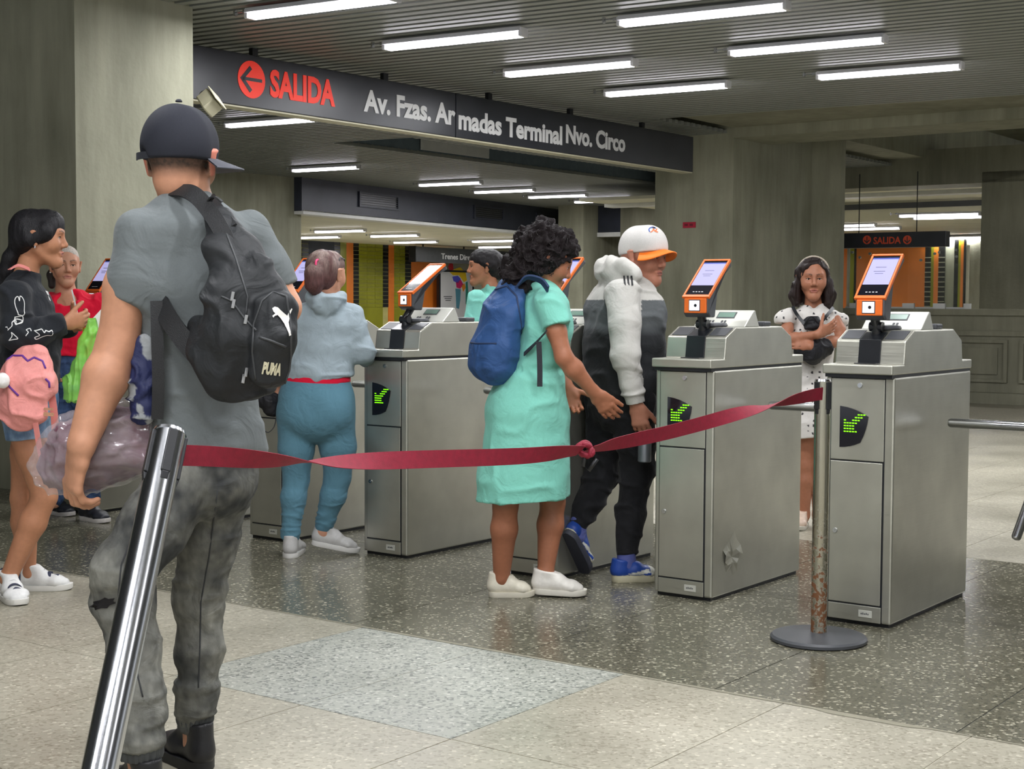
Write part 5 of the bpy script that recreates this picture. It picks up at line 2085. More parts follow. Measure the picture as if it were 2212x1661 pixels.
# ---- woman in the black sweatshirt at the left edge
def build_sweatshirt_woman():
    J = JJ(6.33)
    f = nrm((.98, .15, 0))
    r = nrm((.15, -.98, 0))
    e, O = person('woman in black sweatshirt with white drawings and denim shorts at the left edge', J(60, 1280))
    SK = c255(184, 128, 96)
    HC = J(86, 515)
    R = head_frame((.98, .12), .02)
    s = 1.02
    nb = J(55, 602, 0)
    SR, ER_, WR = J(32, 638, -.17), J(36, 728, -.21), J(138, 700, -.12)
    SL, EL, WL = J(60, 638, .16), J(55, 725, .2), J(150, 705, .1)
    hR, kR, aR = J(55, 900, -.08), J(96, 1072, -.08), J(18, 1248, -.09)
    hL, kL, aL = J(72, 900, .09), J(50, 1075, .09), J(60, 1240, .1)
    P = head_prims(HC, R, s, nb, .043, .95)
    P += chain([(nb, .05, .05), (J(50, 680), .1, .07), (J(60, 860), .12, .08)], r)
    P += arm(SR, ER_, WR, .86) + arm(SL, EL, WL, .86)
    P += hand_prims(WR, nrm(J(192, 688, -.06) - WR), (0, -.2, 1), (.1, .9, -.3), .92, (.5, .7, .5), (.8, .5, .2))
    P += hand_prims(WL, nrm(J(200, 690, .0) - WL), (0, 0, 1), (.1, -.9, -.3), .92, (.4, .6, .5))
    P += leg(hR, kR, aR, 1.0) + leg(hL, kL, aL, 1.0)
    P += [ell(aR, aR * [1, 1, 0] + np.array([.02, -.03, .05]), .032, a2=.028), ell(aL, aL * [1, 1, 0] + np.array([.03, 0, .05]), .032, a2=.028)]
    hairc = np.array(c255(24, 22, 24))
    sdf_obj('body', P, .0052, M['skin'], e, O, color=skin_col(SK, head_color(HC, R, s, SK, hairc, c255(176, 96, 92))), fine=[(HC - .135, HC + .135, .0032)])
    add_eyes(HC, R, s, e, O)

    def L(x, y, z):
        return HC + s * (x * R[0] + y * R[1] + z * R[2])
    H = [ell(L(0, -.04, .036), L(0, .022, .046), .084, .088, .078, .078, side=R[0], k=.02), ell(L(0, -.06, -.01), L(0, -.05, .03), .076, .064, side=R[0], k=.03)]
    H += [ell(L(.0, .05, .075), L(.066, .04, .02), .03, .026, .022, .03, side=R[1], k=.03), ell(L(.07, .03, .02), L(.08, -.03, -.01), .03, .02, side=R[2], k=.03)]
    H += [ell(L(.0, .05, .075), L(-.066, .04, .02), .03, .026, .022, .03, side=R[1], k=.03)]
    H += chain([(L(0, -.09, -.04), .03), (L(0, -.12, -.085), .026), (J(16, 585, .0), .03), (J(4, 640, .02), .025)], k=.03)
    H += [ball(L(0, .115, -.03), .065, .01, True)]
    sdf_obj('hair', H, .005, M['hair'], e, O, folds=lambda Pt, Nn: .002 * vnoise(Pt, (90, 90, 14)), color=flat(c255(26, 25, 28)))
    MB().tube([L(.082, -.004, -.034) - O, L(.083, -.004, -.043) - O], .004, 8).obj('earring', M['chrome'], e)
    # sweatshirt
    BKc = c255(34, 37, 42)
    S = chain([(J(56, 604), .056, .056), (J(50, 630), .12, .075), (J(52, 660), .165, .105), (J(62, 715), .17, .125), (J(66, 770), .16, .118), (J(66, 830), .16, .112)], r, k=.03)
    S += chain([(SR, .068), (ER_, .06), (J(80, 722, -.18), .058), (J(125, 704, -.13), .046), (WR + nrm(WR - ER_) * .03, .036)], k=.025, clip=[plane(WR, nrm(WR - ER_))])
    S += chain([(SL, .064), (EL, .056), (WL, .04)], k=.025)

    def fo(Pt, Nn):
        return .006 * rdg(Pt, (9, 9, 12)) + .002 * vnoise(Pt, 28.0)
    sw = sdf_obj('sweatshirt', S, .006, M['cloth'], e, O, cuts=[plane(J(66, 828), (0, 0, -1))], folds=fo, color=flat(BKc))
    wp = mat('sweatshirt_print', c255(228, 228, 226), .7, var=0)
    xa = nrm((1, .1, 0))

    def mk(px, py, pts, w=.0034):
        stick(sw, outline(pts, w), px, py, wp, sw, O, 'drawing', .002)
    u = .00195
    mk(43, 665, [(-.012, -.03), (-.02, .02), (-.014, .042), (-.004, .046), (.0, .03), (.004, .048), (.014, .042), (.02, .02), (.012, -.03), (-.012, -.03)])
    mk(41, 685, [(-.016, .0), (.014, .004), (.012, -.02), (-.018, -.024), (-.016, 0)])
    mk(30, 700, [(-.034, -.016), (-.01, -.01), (-.006, .008), (.01, .014), (.006, -.004), (.02, .004), (.036, .016), (.01, .02), (-.006, .008)])
    mk(36, 728, [(-.03, -.014), (-.018, .004), (-.02, .018), (-.008, .008), (.004, -.006), (-.012, -.01), (-.03, -.014)])
    mk(62, 718, [(-.012, -.014), (-.002, .0), (-.008, .012), (.006, .018), (.01, .006)])
    mk(92, 722, [(-.03, .012), (-.004, .02), (.006, .008), (.016, .012), (.03, .008), (.044, .01), (.042, -.008), (.02, -.006), (0, -.012), (-.022, -.022), (-.03, -.014), (-.012, -.004), (-.03, .012)])
    # block lettering on the chest, too blurred to read
    bl = []
    for i, (x, y, w, h) in enumerate(((-.018, .008, .009, .018), (-.007, .006, .009, .018), (.004, .004, .009, .018), (-.012, -.016, .011, .018), (.003, -.018, .006, .018), (.012, -.02, .006, .014))):
        bl.append([(x, y), (x + w, y - .002), (x + w, y + h - .002), (x, y + h)])
    stick(sw, bl, 104, 640, wp, sw, O, 'chest_print', .002)
    # shorts
    T = chain([(J(64, 810), .135, .105), (J(64, 870), .15, .118)], r, k=.03)
    T += chain([(hR, .1), (J(66, 965, -.08), .088)], k=.03) + chain([(hL, .1), (J(66, 965, .09), .086)], k=.03)

    def tc(Pt, Nn):
        n = vnoise(Pt, 12.0) * .5 + vnoise(Pt, 40.0) * .4
        a, b_ = np.array(c255(72, 100, 138)), np.array(c255(150, 176, 204))
        w = np.clip(.45 + n, 0, 1)[:, None]
        return a * (1 - w) + b_ * w
    sh = sdf_obj('shorts', T, .006, M['denim'], e, O, cuts=[plane(J(66, 944), (0.05, 0, -1))], color=tc, folds=lambda Pt, Nn: .003 * rdg(Pt, 14.0))
    pz = mat('shorts_tear', c255(190, 140, 110), .8, var=.2, scale=200)
    decal(sh, [[(-.02, -.012), (.022, -.014), (.024, .0), (-.018, .004)], [(-.018, .012), (.02, .01), (.02, .02), (-.016, .022)]], J(104, 892, -.3), xa, UP, pz, sh, O, 'tear', .002)
    WH = c255(232, 232, 230)

    def acc(c, q, ln):
        c[(q[:, 1] < .035)] = c255(56, 62, 84)
    for an, dr in ((aR, (.55, -.83)), (aL, (.98, .1))):
        g = an * [1, 1, 0] - nrm([dr[0], dr[1], 0]) * .058
        o = shoe(e, O, g, dr, .25, WH, c255(236, 234, 228), None, width=.046, high=.1, accents=acc)
        ff = nrm([dr[0], dr[1], 0])
        rr = np.cross(ff, UP)
        vm = mat('velcro_strap', c255(58, 62, 84), .7, var=.05)
        for t, z in ((.12, .085), (.15, .074), (.18, .062)):
            strap([g * [1, 1, 0] + ff * t + rr * sx + UP * zz - 0 for sx, zz in ((-.04, z - .035), (-.022, z - .005), (0, z + .004), (.022, z - .005), (.04, z - .035))], .022, .004, vm, o, O, 'strap', ff)


build_sweatshirt_woman()


def build_left_bags():
    J = JJ(6.33)
    b0 = J(55, 920, -.26)
    e = empty('backpack', b0)
    tag(e, 'pink backpack with purple zips and white pompom at the left edge', 'backpack')
    P = chain([(J(70, 765, -.25), .07, .04), (J(58, 820, -.27), .105, .062), (J(45, 880, -.27), .1, .06), (J(35, 905, -.27), .07, .04)], (1, 0, 0), k=.03)
    P += chain([(J(92, 790, -.25), .04, .05), (J(100, 840, -.25), .035, .045)], (1, 0, 0), k=.03)
    bg = sdf_obj('bag_body', P, .006, M['nylon'], e, b0, folds=lambda Pt, Nn: .006 * rdg(Pt, 12.0) + .002 * vnoise(Pt, 40.0), color=flat(c255(240, 156, 150)))
    pm = mat('purple_zip', c255(104, 50, 150), .5, var=.05)
    V, F = o_data[bg.name]
    bvh = BVHTree.FromPolygons([tuple(v) for v in V], [tuple(q) for q in F])
    for path in ([(4, 786), (28, 768), (48, 768), (60, 780), (74, 772), (92, 780), (100, 800)], [(98, 818), (106, 826), (107, 840)], [(6, 808), (20, 835), (45, 860)]):
        pts = []
        for a, c in zip(path[:-1], path[1:]):
            for t in np.linspace(0, 1, 6)[:-1]:
                h = bvh.ray_cast(Vector(CO), Vector(nrm(ray(a[0] + (c[0] - a[0]) * t, a[1] + (c[1] - a[1]) * t))))
                if h[0] is not None:
                    pts.append(np.array(h[0]) - b0)
        if len(pts) > 2:
            MB().tube(pts, .0045, 6).obj('zip', pm, e, smooth=True)
    pk = mat('pink_strap', c255(236, 146, 140), .7, bump=.2, bscale=300)
    strap([J(100, 800, -.22), J(114, 870, -.24), J(120, 930, -.22), J(128, 1000, -.2)], .03, .004, pk, e, b0, 'strap', (1, 0, 0))
    strap([J(72, 860, -.3), J(75, 900, -.3), J(84, 960, -.27), J(90, 990, -.25)], .022, .004, pk, e, b0, 'strap', (1, 0, 0))
    strap([J(20, 582, -.16), J(40, 574, -.12), J(64, 582, -.06)], .02, .004, pk, e, b0, 'shoulder_strap', (0, .9, .3))
    pc = J(4, 822, -.36)
    sdf_obj('pompom', [ball(pc, .032)], .005, M['cloth'], e, b0, folds=lambda Pt, Nn: .002 * vnoise(Pt, 90.0), color=flat(c255(244, 242, 238)))
    # green shopping bag
    g0 = J(172, 868, -.06)
    e = empty('shopping_bag', g0)
    tag(e, 'translucent lime green plastic carrier bag hanging from the hand at left', 'bag')
    gm = mat('green_film', c255(150, 226, 96), .22, 0, .12, 20, alpha=.62, coat=.5)
    P = chain([(J(199, 694, -.08), .012, .012), (J(192, 740, -.07), .03, .02), (J(182, 790, -.06), .054, .03), (J(175, 835, -.06), .074, .04), (J(174, 870, -.06), .078, .042)], (1, 0, 0), k=.02)
    sdf_obj('bag_film', P, .006, gm, e, g0, cuts=[plane(J(172, 866, -.06), (0, 0, -1))], folds=lambda Pt, Nn: .008 * rdg(Pt, (34, 34, 5)) + .003 * vnoise(Pt, 50.0))
    strap([J(172, 770, -.07), J(184, 735, -.07), J(196, 700, -.08), J(199, 688, -.08)], .03, .004, gm, e, g0, 'handle', (1, .3, 0))
    strap([J(202, 770, -.05), J(208, 735, -.05), J(204, 700, -.06), J(200, 688, -.08)], .026, .004, gm, e, g0, 'handle', (1, .3, 0))
    P = chain([(J(155, 846, -.06), .012, .03), (J(192, 846, -.06), .012, .03)], UP, k=.01)
    sdf_obj('packet', chain([(J(158, 842, -.06), .022, .03), (J(190, 842, -.06), .022, .03)], UP, k=.01), .006, M['cloth'], e, g0, color=flat(c255(110, 178, 150)))
    mb = MB()
    a, b_, c, d = J(198, 690, -.02), J(222, 664, -.01), J(236, 720, .0), J(212, 745, .0)
    mb.prism_dir([a, b_, c, d], np.array([.001, .002, 0]))
    pp = obj('paper_sheet', mb.mesh('paper_sheet'), M['white'])
    tag(pp, 'white sheet of paper held beside the green carrier bag', 'paper')
    mb = MB()
    a, b_, c, d = J(178, 708, -.03), J(198, 708, -.03), J(196, 735, -.03), J(179, 735, -.03)
    mb.prism_dir([a, b_, c, d], np.array([0, .003, 0]))
    yc = obj('yellow_card', mb.mesh('yellow_card'), mat('card_yellow', c255(246, 214, 40), .5, var=0))
    tag(yc, 'small yellow card held under the hand with the green bag', 'card')


build_left_bags()


# ---- grey-haired woman in red
def build_red_woman():
    J = JJ(8.42)
    f = nrm((.5, -.86, 0))
    r = nrm((-.86, -.5, 0))
    e, O = person('grey-haired woman in a bright red top standing behind at left', J(160, 1115))
    SK = c255(192, 138, 110)
    HC = J(141, 575)
    R = head_frame((.42, -.9), .0)
    s = .98
    nb = J(142, 634, .02)
    SR, SL = J(108, 655, .0), J(214, 655, .05)
    ERr, EL = J(100, 735, -.02), J(234, 735, .0)
    WR, WL = J(120, 790, -.15), J(232, 800, -.08)
    P = head_prims(HC, R, s, nb, .05, 1.02)
    P += chain([(nb, .055, .05), (J(155, 670), .13, .08), (J(160, 800), .14, .1)], r) + arm(SR, ERr, WR, .95) + arm(SL, EL, WL, .95)
    P += hand_prims(WR, (.2, -.6, -.5), (0, -1, .3), (1, 0, 0), .9) + hand_prims(WL, (0, -.3, -1), (0, -1, 0), (-1, 0, 0), .9)
    aR, aL = J(118, 1085, -.05), J(196, 1085, .0)
    P += chain([(J(130, 830), .06), (J(124, 960, -.05), .05), (aR, .035)]) + chain([(J(185, 830), .06), (J(190, 960, -.03), .05), (aL, .035)])
    gr = np.array(c255(150, 140, 132))

    def extra(Pt, c):
        q = (Pt - HC) @ R.T / s
        m_ = (q[:, 2] > -.05) & (q[:, 2] < .2) & (np.abs(q[:, 0]) < .078) & (q[:, 1] < .045 - .5 * (.1 - q[:, 2]))
        c[m_] = gr
        return c
    sdf_obj('body', P, .0052, M['skin'], e, O, color=skin_col(SK, head_color(HC, R, s, SK, c255(90, 66, 56), c255(176, 96, 92)), extra), fine=[(HC - .135, HC + .135, .0032)])
    add_eyes(HC, R, s, e, O)

    def L(x, y, z):
        return HC + s * (x * R[0] + y * R[1] + z * R[2])
    H = [ell(L(0, -.04, .034), L(0, .016, .044), .0795, .084, .074, .076, side=R[0], k=.02), ball(L(0, .13, .0), .085, .012, True)]
    H += chain([(L(.02, -.12, .0), .03), (L(.055, -.13, -.05), .028), (L(.06, -.12, -.11), .02)], k=.02)
    sdf_obj('hair', H, .005, M['hair'], e, O, folds=lambda Pt, Nn: .0015 * vnoise(Pt, (90, 90, 20)), color=lambda Pt, Nn: np.where((((Pt - HC) @ R[1]) / s < -.09)[:, None], np.array(c255(50, 42, 40)), np.array(c255(186, 176, 166))))
    MB().lathe([(.004, 0), (.006, .004), (.003, .008)], 8).obj('earring', M['white'], e, L(.083, -.002, -.04) - O)
    T = chain([(J(152, 648, 0), .11, .062), (J(158, 672), .165, .1), (J(160, 720), .165, .12), (J(162, 765), .16, .115)], r, k=.03)
    T += chain([(SR, .062), (ERr, .058), (J(110, 765, -.09), .05)], k=.025) + chain([(SL, .062), (EL, .056), (J(233, 770, -.05), .05)], k=.025)
    T += [ell(J(141, 622, -.07), J(140, 640, -.09), .075, .05, side=r, k=.01, sub=True)]
    sdf_obj('red_top', T, .006, M['cloth'], e, O, cuts=[plane(J(162, 768), (0, 0, -1))], color=flat(c255(218, 16, 52)), folds=fold_fn(.004, (12, 12, 10)))
    strap([J(155, 626, -.1), J(160, 646, -.12), J(166, 672, -.13), J(172, 700, -.14)], .008, .003, M['white'], e, O, 'bag_cord', (1, 0, 0))
    B = chain([(J(160, 760), .14, .105), (J(158, 830), .15, .115)], r, k=.03)
    B += chain([(J(130, 840), .088), (J(124, 960, -.05), .068), (J(118, 1072, -.05), .055)], k=.03) + chain([(J(186, 840), .088), (J(190, 960, -.03), .068), (J(195, 1072), .055)], k=.03)
    sdf_obj('jeans', B, .0065, M['denim'], e, O, color=flat(c255(58, 78, 112)), folds=fold_fn(.004, (10, 10, 18)))
    for px, py in ((108, 1110), (182, 1124)):
        g = atz(px, py, 0)
        o = shoe(e, O, (g[0] - .03, g[1] + .05, 0), (.75, -.6), .25, c255(36, 38, 46), c255(226, 220, 216), None, width=.045, laces=c255(50, 50, 60))


build_red_woman()


# ---- ponytailed woman in grey hoodie and blue leggings, from behind
def build_leggings_woman():
    J = JJ(7.3)
    r = nrm((.98, -.12, 0))
    e, O = person('ponytailed woman seen from behind in pale grey hoodie and blue leggings', J(660, 1195))
    SK = c255(206, 150, 122)
    HC = J(706, 593)
    R = head_frame((.45, .89), .05)
    s = .98
    nb = J(706, 655)
    SL, EL, WL = J(652, 684), J(628, 768, .0), J(604, 838, .1)
    SR, ERr, WR = J(760, 684), J(784, 758, .0), J(800, 782, .22)
    hL, kL, aL = J(640, 890), J(640, 1035, .03), J(628, 1168)
    hR, kR, aR = J(722, 890), J(729, 1030, .06), J(696, 1150, .08)
    P = head_prims(HC, R, s, nb, .048)
    P += chain([(nb, .055, .05), (J(703, 720), .12, .08), (J(685, 860), .13, .1)], r)
    P += arm(SL, EL, WL, .9) + arm(SR, ERr, WR, .9)
    P += hand_prims(WL, (-.3, .1, -1), (0, 1, 0), (1, 0, 0), .9, (.6, .8, .6)) + hand_prims(WR, nrm(WR - ERr), (-.3, .2, 1), (0, .6, -1), .9)
    P += leg(hL, kL, aL, .9) + leg(hR, kR, aR, .9)
    P += [ell(aR, aR + np.array([.03, .01, -.04]), .03), ell(aL, aL * [1, 1, 0] + np.array([0, .03, .05]), .03)]
    sdf_obj('body', P, .0055, M['skin'], e, O, color=skin_col(SK, head_color(HC, R, s, SK, c255(80, 60, 50), c255(180, 100, 96))), fine=[(HC - .135, HC + .135, .0032)])

    def L(x, y, z):
        return HC + s * (x * R[0] + y * R[1] + z * R[2])
    H = [ell(L(0, -.036, .036), L(0, .022, .044), .082, .086, .076, .076, side=R[0], k=.02), ell(L(0, -.05, -.02), L(0, -.05, .03), .074, .066, side=R[0], k=.03), ball(L(0, .125, -.02), .07, .01, True)]
    H += chain([(J(688, 573, -.1), .026), (J(678, 592, -.12), .04), (J(678, 615, -.12), .038), (J(686, 636, -.1), .02)], k=.025)
    hb = np.array(c255(92, 62, 60))

    def hcol(Pt, Nn):
        t = np.clip(((Pt - HC) @ R[2] / s + .03) / .13, 0, 1)[:, None]
        t = t * np.clip(.6 + .8 * vnoise(Pt, (50, 50, 12)), 0, 1)[:, None]
        return hb * (1 - t) + np.array(c255(150, 132, 124)) * t
    sdf_obj('hair', H, .005, M['hair'], e, O, folds=lambda Pt, Nn: .003 * vnoise(Pt, (70, 70, 14)), color=hcol)
    ring = [J(686, 570, -.12) + .02 * (math.cos(a) * UP + math.sin(a) * nrm((.3, .9, 0))) - O for a in np.linspace(0, 2 * math.pi, 14)]
    MB().tube(ring, .006, 6).obj('hair_tie', mat('pink_tie', c255(240, 80, 130), .6, var=0), e, smooth=True)
    gl = [L(.03, .1, .03), L(.07, .05, .08), L(.08, -.005, .085), L(.07, -.02, .04)]
    MB().tube([q - O for q in gl], .003, 6).obj('glasses', M['dgrey'], e, smooth=True)
    HD = c255(160, 174, 182)
    T = chain([(J(705, 650), .062, .06), (J(705, 672), .12, .07), (J(704, 700), .16, .1), (J(698, 750), .155, .11), (J(690, 800), .16, .12), (J(688, 825), .162, .122)], r, k=.03)
    T += chain([(SL, .06), (EL, .054), (WL, .042)], k=.03) + chain([(SR, .062), (ERr, .056), (J(794, 772, .14), .046), (WR, .04)], k=.03)
    T += chain([(J(672, 640, -.05), .035, .03), (J(690, 654, -.1), .045, .03), (J(718, 655, -.1), .045, .03), (J(738, 640, -.04), .03, .03)], UP, k=.02)
    T += chain([(J(690, 662, -.1), .03, .025), (J(708, 672, -.1), .03, .02)], UP, k=.02)
    sdf_obj('hoodie', T, .006, M['cloth'], e, O, cuts=[plane(J(688, 822), (.12, 0, -1))], folds=lambda Pt, Nn: .004 * rdg(Pt, (6, 6, 16)) + .0015 * vnoise(Pt, 40.0), color=flat(HD))
    sdf_obj('red_hem', chain([(J(686, 800), .163, .124), (J(685, 850), .168, .128)], r, k=.02), .006, M['cloth'], e, O, cuts=[plane(J(686, 834), (.13, 0, -1)), plane(J(686, 806), (-.13, 0, 1))], color=flat(c255(222, 22, 58)))
    G = chain([(J(687, 815), .155, .115), (J(684, 860), .182, .14), (J(682, 895), .19, .145)], r, k=.03)
    G += [ball(J(648, 890, -.05), .08, .05), ball(J(716, 890, -.05), .08, .05)]
    G += chain([(hL, .096), (J(640, 970, .01), .088), (kL, .064), (J(634, 1075, .01), .062), (J(628, 1150), .044), (J(628, 1160), .043)], k=.02)
    G += chain([(hR, .1), (J(730, 965, .03), .09), (kR, .066), (J(720, 1070, .06), .064), (J(699, 1135, .08), .045)], k=.02)
    sdf_obj('leggings', G, .006, M['cloth'], e, O, cuts=[], color=flat(c255(92, 134, 152)), folds=lambda Pt, Nn: np.clip((.32 - Pt[:, 2]) / .1, 0, 1) * .003 * rdg(Pt, (8, 8, 40)))
    SV = c255(196, 194, 192)
    g = aL * [1, 1, 0] - np.array([0, .055, 0])
    shoe(e, O, g, (.04, 1), .245, SV, c255(232, 230, 226), None, width=.045, laces=c255(230, 230, 230))
    g = aR * [1, 1, 0] - np.array([.055, .0, 0])
    shoe(e, O, g + [0, 0, .05], (.95, .1), .245, SV, c255(232, 230, 226), None, pitch=.2, width=.045, laces=c255(230, 230, 230))
    # handbag
    b0 = J(572, 905, .02)
    e2 = empty('handbag', b0)
    tag(e2, 'small black handbag with a loop handle beside the blue leggings', 'handbag')
    P = chain([(J(556, 862, .0), .035, .04), (J(585, 868, 0), .045, .045), (J(588, 882, 0), .04, .045)], UP, k=.02)
    sdf_obj('bag_body', P, .006, M['nylon'], e2, b0, color=flat(c255(30, 30, 34)), folds=fold_fn(.003, (16, 16, 16)))
    strap([J(562, 895, -.02), J(566, 920, -.02), J(578, 934, -.02), J(592, 922, -.02), J(597, 898, -.02)], .01, .004, M['blacksat'], e2, b0, 'handle', (0, 1, 0))


build_leggings_woman()
# ---- curly-haired woman in the mint dress
def build_dress_woman():
    J = JJ(6.33)
    f = nrm((.93, .36, 0))
    r = nrm((.36, -.93, 0))
    e, O = person('curly-haired woman walking right in a mint green dress', J(1135, 1285))
    SK = c255(166, 108, 80)
    HC = J(1183, 566)
    R = head_frame((.97, .1), .36)
    s = 1.0
    nb = J(1160, 620)
    SR, ERr, WR = J(1186, 658, -.15), J(1218, 772, -.19), J(1284, 848, -.14)
    SL, EL, WL = J(1168, 652, .16), J(1195, 770, .2), J(1225, 835, .16)
    hR, kR, aR = J(1110, 910, -.07), J(1092, 1090, -.06), J(1083, 1252, 0)
    hL, kL, aL = J(1165, 910, .07), J(1194, 1085, .07), J(1178, 1238, .03)
    P = head_prims(HC, R, s, nb, .047)
    P += chain([(nb, .05, .05), (J(1165, 690), .12, .075), (J(1150, 880), .13, .1)], r)
    P += arm(SR, ERr, WR, .98) + arm(SL, EL, WL, .95)
    P += hand_prims(WR, nrm(J(1318, 892, -.12) - WR), (.5, -.3, .8), (-.6, .6, -.3), 1.0, (.25, .3, .25), (.95, .28, .2))
    P += hand_prims(WL, nrm(J(1240, 880, .14) - WL), (1, 0, .3), (0, -1, 0), .95, (.5, .6, .4))
    P += leg(hR, kR, aR, 1.0) + leg(hL, kL, aL, 1.0)
    P += [ell(aR, aR * [1, 1, 0] + np.array([.01, 0, .06]), .033, a2=.022), ell(aL, aL * [1, 1, 0] + np.array([.01, 0, .06]), .033, a2=.024)]
    sdf_obj('body', P, .0052, M['skin'], e, O, color=skin_col(SK, head_color(HC, R, s, SK, c255(30, 24, 22), c255(150, 84, 78))), fine=[(HC - .135, HC + .135, .0032)])
    add_eyes(HC, R, s, e, O)

    def L(x, y, z):
        return HC + s * (x * R[0] + y * R[1] + z * R[2])
    H = [ell(L(0, -.05, .06), L(0, .014, .072), .108, .105, .095, .086, side=R[0], k=.03), ell(L(0, -.09, -.01), J(1132, 600, 0), .105, .075, .095, .06, side=R[0], k=.04),
         ell(L(.055, .015, .05), L(.08, -.03, -.03), .045, .032, side=R[1], k=.03), ell(L(-.055, .015, .05), L(-.08, -.03, -.03), .045, .032, side=R[1], k=.03)]
    H += [ball(J(1118, 600, -.06), .06, .03), ball(J(1112, 585, .04), .06, .03), ell(L(0, .15, .008), L(0, .1, -.08), .08, k=.015, sub=True)]

    def curl(Pt, Nn):
        return .014 * vnoise(Pt, 42.0) + .012 * rdg(Pt + 7, 26.0) + .006 * vnoise(Pt, 90.0)
    hair = sdf_obj('hair', H, .005, M['curls'], e, O, folds=curl, color=flat(c255(34, 29, 30)))
    # loose curls standing off the outline
    V, F = o_data[hair.name]
    Nn = vnormals(V, F)
    cm = mat('curl_strand', c255(38, 32, 32), .5, var=.2)
    mb = MB()
    idx = rng.choice(len(V), 500, replace=False)
    for i in idx:
        if (V[i] - HC) @ R[1] > .03 or V[i][2] < HC[2] - .04:
            continue
        p, n = V[i], Nn[i]
        t1 = nrm(np.cross(n, [.3, .5, .8]))
        t2 = np.cross(n, t1)
        ln = rng.uniform(.015, .04)
        pts = []
        ph = rng.uniform(0, 6)
        for q in range(9):
            a = ph + q * .9
            pts.append(p - n * .006 + n * ln * q / 8 * .7 + (t1 * math.cos(a) + t2 * math.sin(a)) * .007 - UP * .02 * (q / 8) ** 2 - O)
        mb.tube(pts, .0011, 3, cap=False)
    tag(mb.obj('stray_curls', cm, hair, smooth=True), kind='stuff')
    MT = c255(132, 208, 190)
    D = chain([(J(1160, 615), .062, .06), (J(1164, 638), .12, .075), (J(1168, 662), .158, .1), (J(1172, 710), .16, .118), (J(1162, 770), .14, .11), (J(1156, 792), .135, .106), (J(1146, 830), .16, .135), (J(1139, 890), .185, .172), (J(1136, 960), .185, .178), (J(1131, 1030), .19, .19), (J(1129, 1090), .2, .205)], r, k=.03)
    cR = J(1206, 702, -.18)
    D += chain([(SR, .062), (cR + nrm(ERr - SR) * .05, .06)], k=.03, clip=[plane(cR, ERr - SR)])
    D += chain([(SL, .06), (J(1185, 715, .18), .056)], k=.03)

    def fo(Pt, Nn):
        z = Pt[:, 2]
        wst = np.exp(-((z - .985) / .018) ** 2)
        return -.010 * wst + wst * .004 * vnoise(Pt, (60, 60, 10)) + .004 * rdg(Pt, (7, 7, 9)) + np.clip((.55 - z) / .25, 0, 1) * .012 * vnoise(Pt, (7, 7, 1.5))
    sdf_obj('mint_dress', D, .006, M['cloth'], e, O, cuts=[plane(J(1130, 1076), (.05, 0, -1))], folds=fo, color=flat(MT))
    CR = c255(224, 218, 200)
    g = aR * [1, 1, 0] - np.array([.055, 0, 0])
    shoe(e, O, g, (.97, .1), .2, CR, c255(228, 222, 204), None, width=.043, high=.085, laces=c255(232, 228, 214))
    g = aL * [1, 1, 0] - np.array([.055, 0, 0])
    shoe(e, O, g + [0, 0, .012], (.98, -.1), .235, c255(232, 228, 220), c255(232, 228, 216), None, pitch=.03, width=.046, high=.085, laces=c255(236, 232, 224))
    # blue backpack
    b0 = J(1065, 822, 0)
    e2 = empty('backpack', b0)
    tag(e2, 'plain blue backpack with black straps worn over the mint dress', 'backpack')
    BL = c255(52, 86, 138)
    P = chain([(J(1108, 625, -.02), .105, .055), (J(1086, 680, -.03), .14, .082), (J(1070, 750, -.03), .15, .094), (J(1066, 786, -.03), .145, .09)], r, k=.02)
    P += chain([(J(1040, 750, -.05), .125, .035), (J(1036, 788, -.05), .12, .034)], r, k=.012)
    bg = sdf_obj('bag_body', P, .006, M['nylon'], e2, b0, folds=lambda Pt, Nn: .004 * rdg(Pt, 10.0) + .0015 * vnoise(Pt, 40.0), color=flat(BL))
    wb = mat('blue_strap', c255(38, 60, 98), .7, bump=.2, bscale=300)
    bk = mat('black_strap', c255(34, 36, 44), .7, bump=.2, bscale=300)
    strap([J(1118, 618, -.12), J(1140, 600, -.16), J(1168, 606, -.18), J(1184, 625, -.2)], .045, .008, wb, e2, b0, 'shoulder_strap', (.2, -.9, .3))
    strap([J(1115, 612, .1), J(1140, 598, .12), J(1168, 606, .12)], .045, .008, wb, e2, b0, 'shoulder_strap', (.2, -.9, .3))
    strap([J(1132, 765, -.14), J(1156, 742, -.17), J(1180, 716, -.22)], .026, .004, bk, e2, b0, 'lower_strap', (.6, 0, .8))
    strap([J(1164, 738, -.2), J(1166, 790, -.2), J(1166, 835, -.2)], .022, .003, bk, e2, b0, 'strap_end', (1, 0, 0))
    strap([J(1085, 612, -.06), J(1100, 598, -.06), J(1118, 608, -.04)], .014, .006, wb, e2, b0, 'haul_loop', (.2, -.9, .3))
    V, F = o_data[bg.name]
    bvh = BVHTree.FromPolygons([tuple(v) for v in V], [tuple(q) for q in F])
    dz = mat('bag_zip', c255(34, 52, 86), .6, var=0)
    for path in ([(1070, 625), (1095, 618), (1116, 640), (1126, 700), (1126, 745)], [(1000, 737), (1030, 742), (1080, 742)]):
        pts = []
        for a, c in zip(path[:-1], path[1:]):
            for t in np.linspace(0, 1, 8)[:-1]:
                h = bvh.ray_cast(Vector(CO), Vector(nrm(ray(a[0] + (c[0] - a[0]) * t, a[1] + (c[1] - a[1]) * t))))
                if h[0] is not None:
                    pts.append(np.array(h[0]) - b0)
        if len(pts) > 3:
            MB().tube(pts, .004, 6).obj('zip', dz, e2, smooth=True)


build_dress_woman()


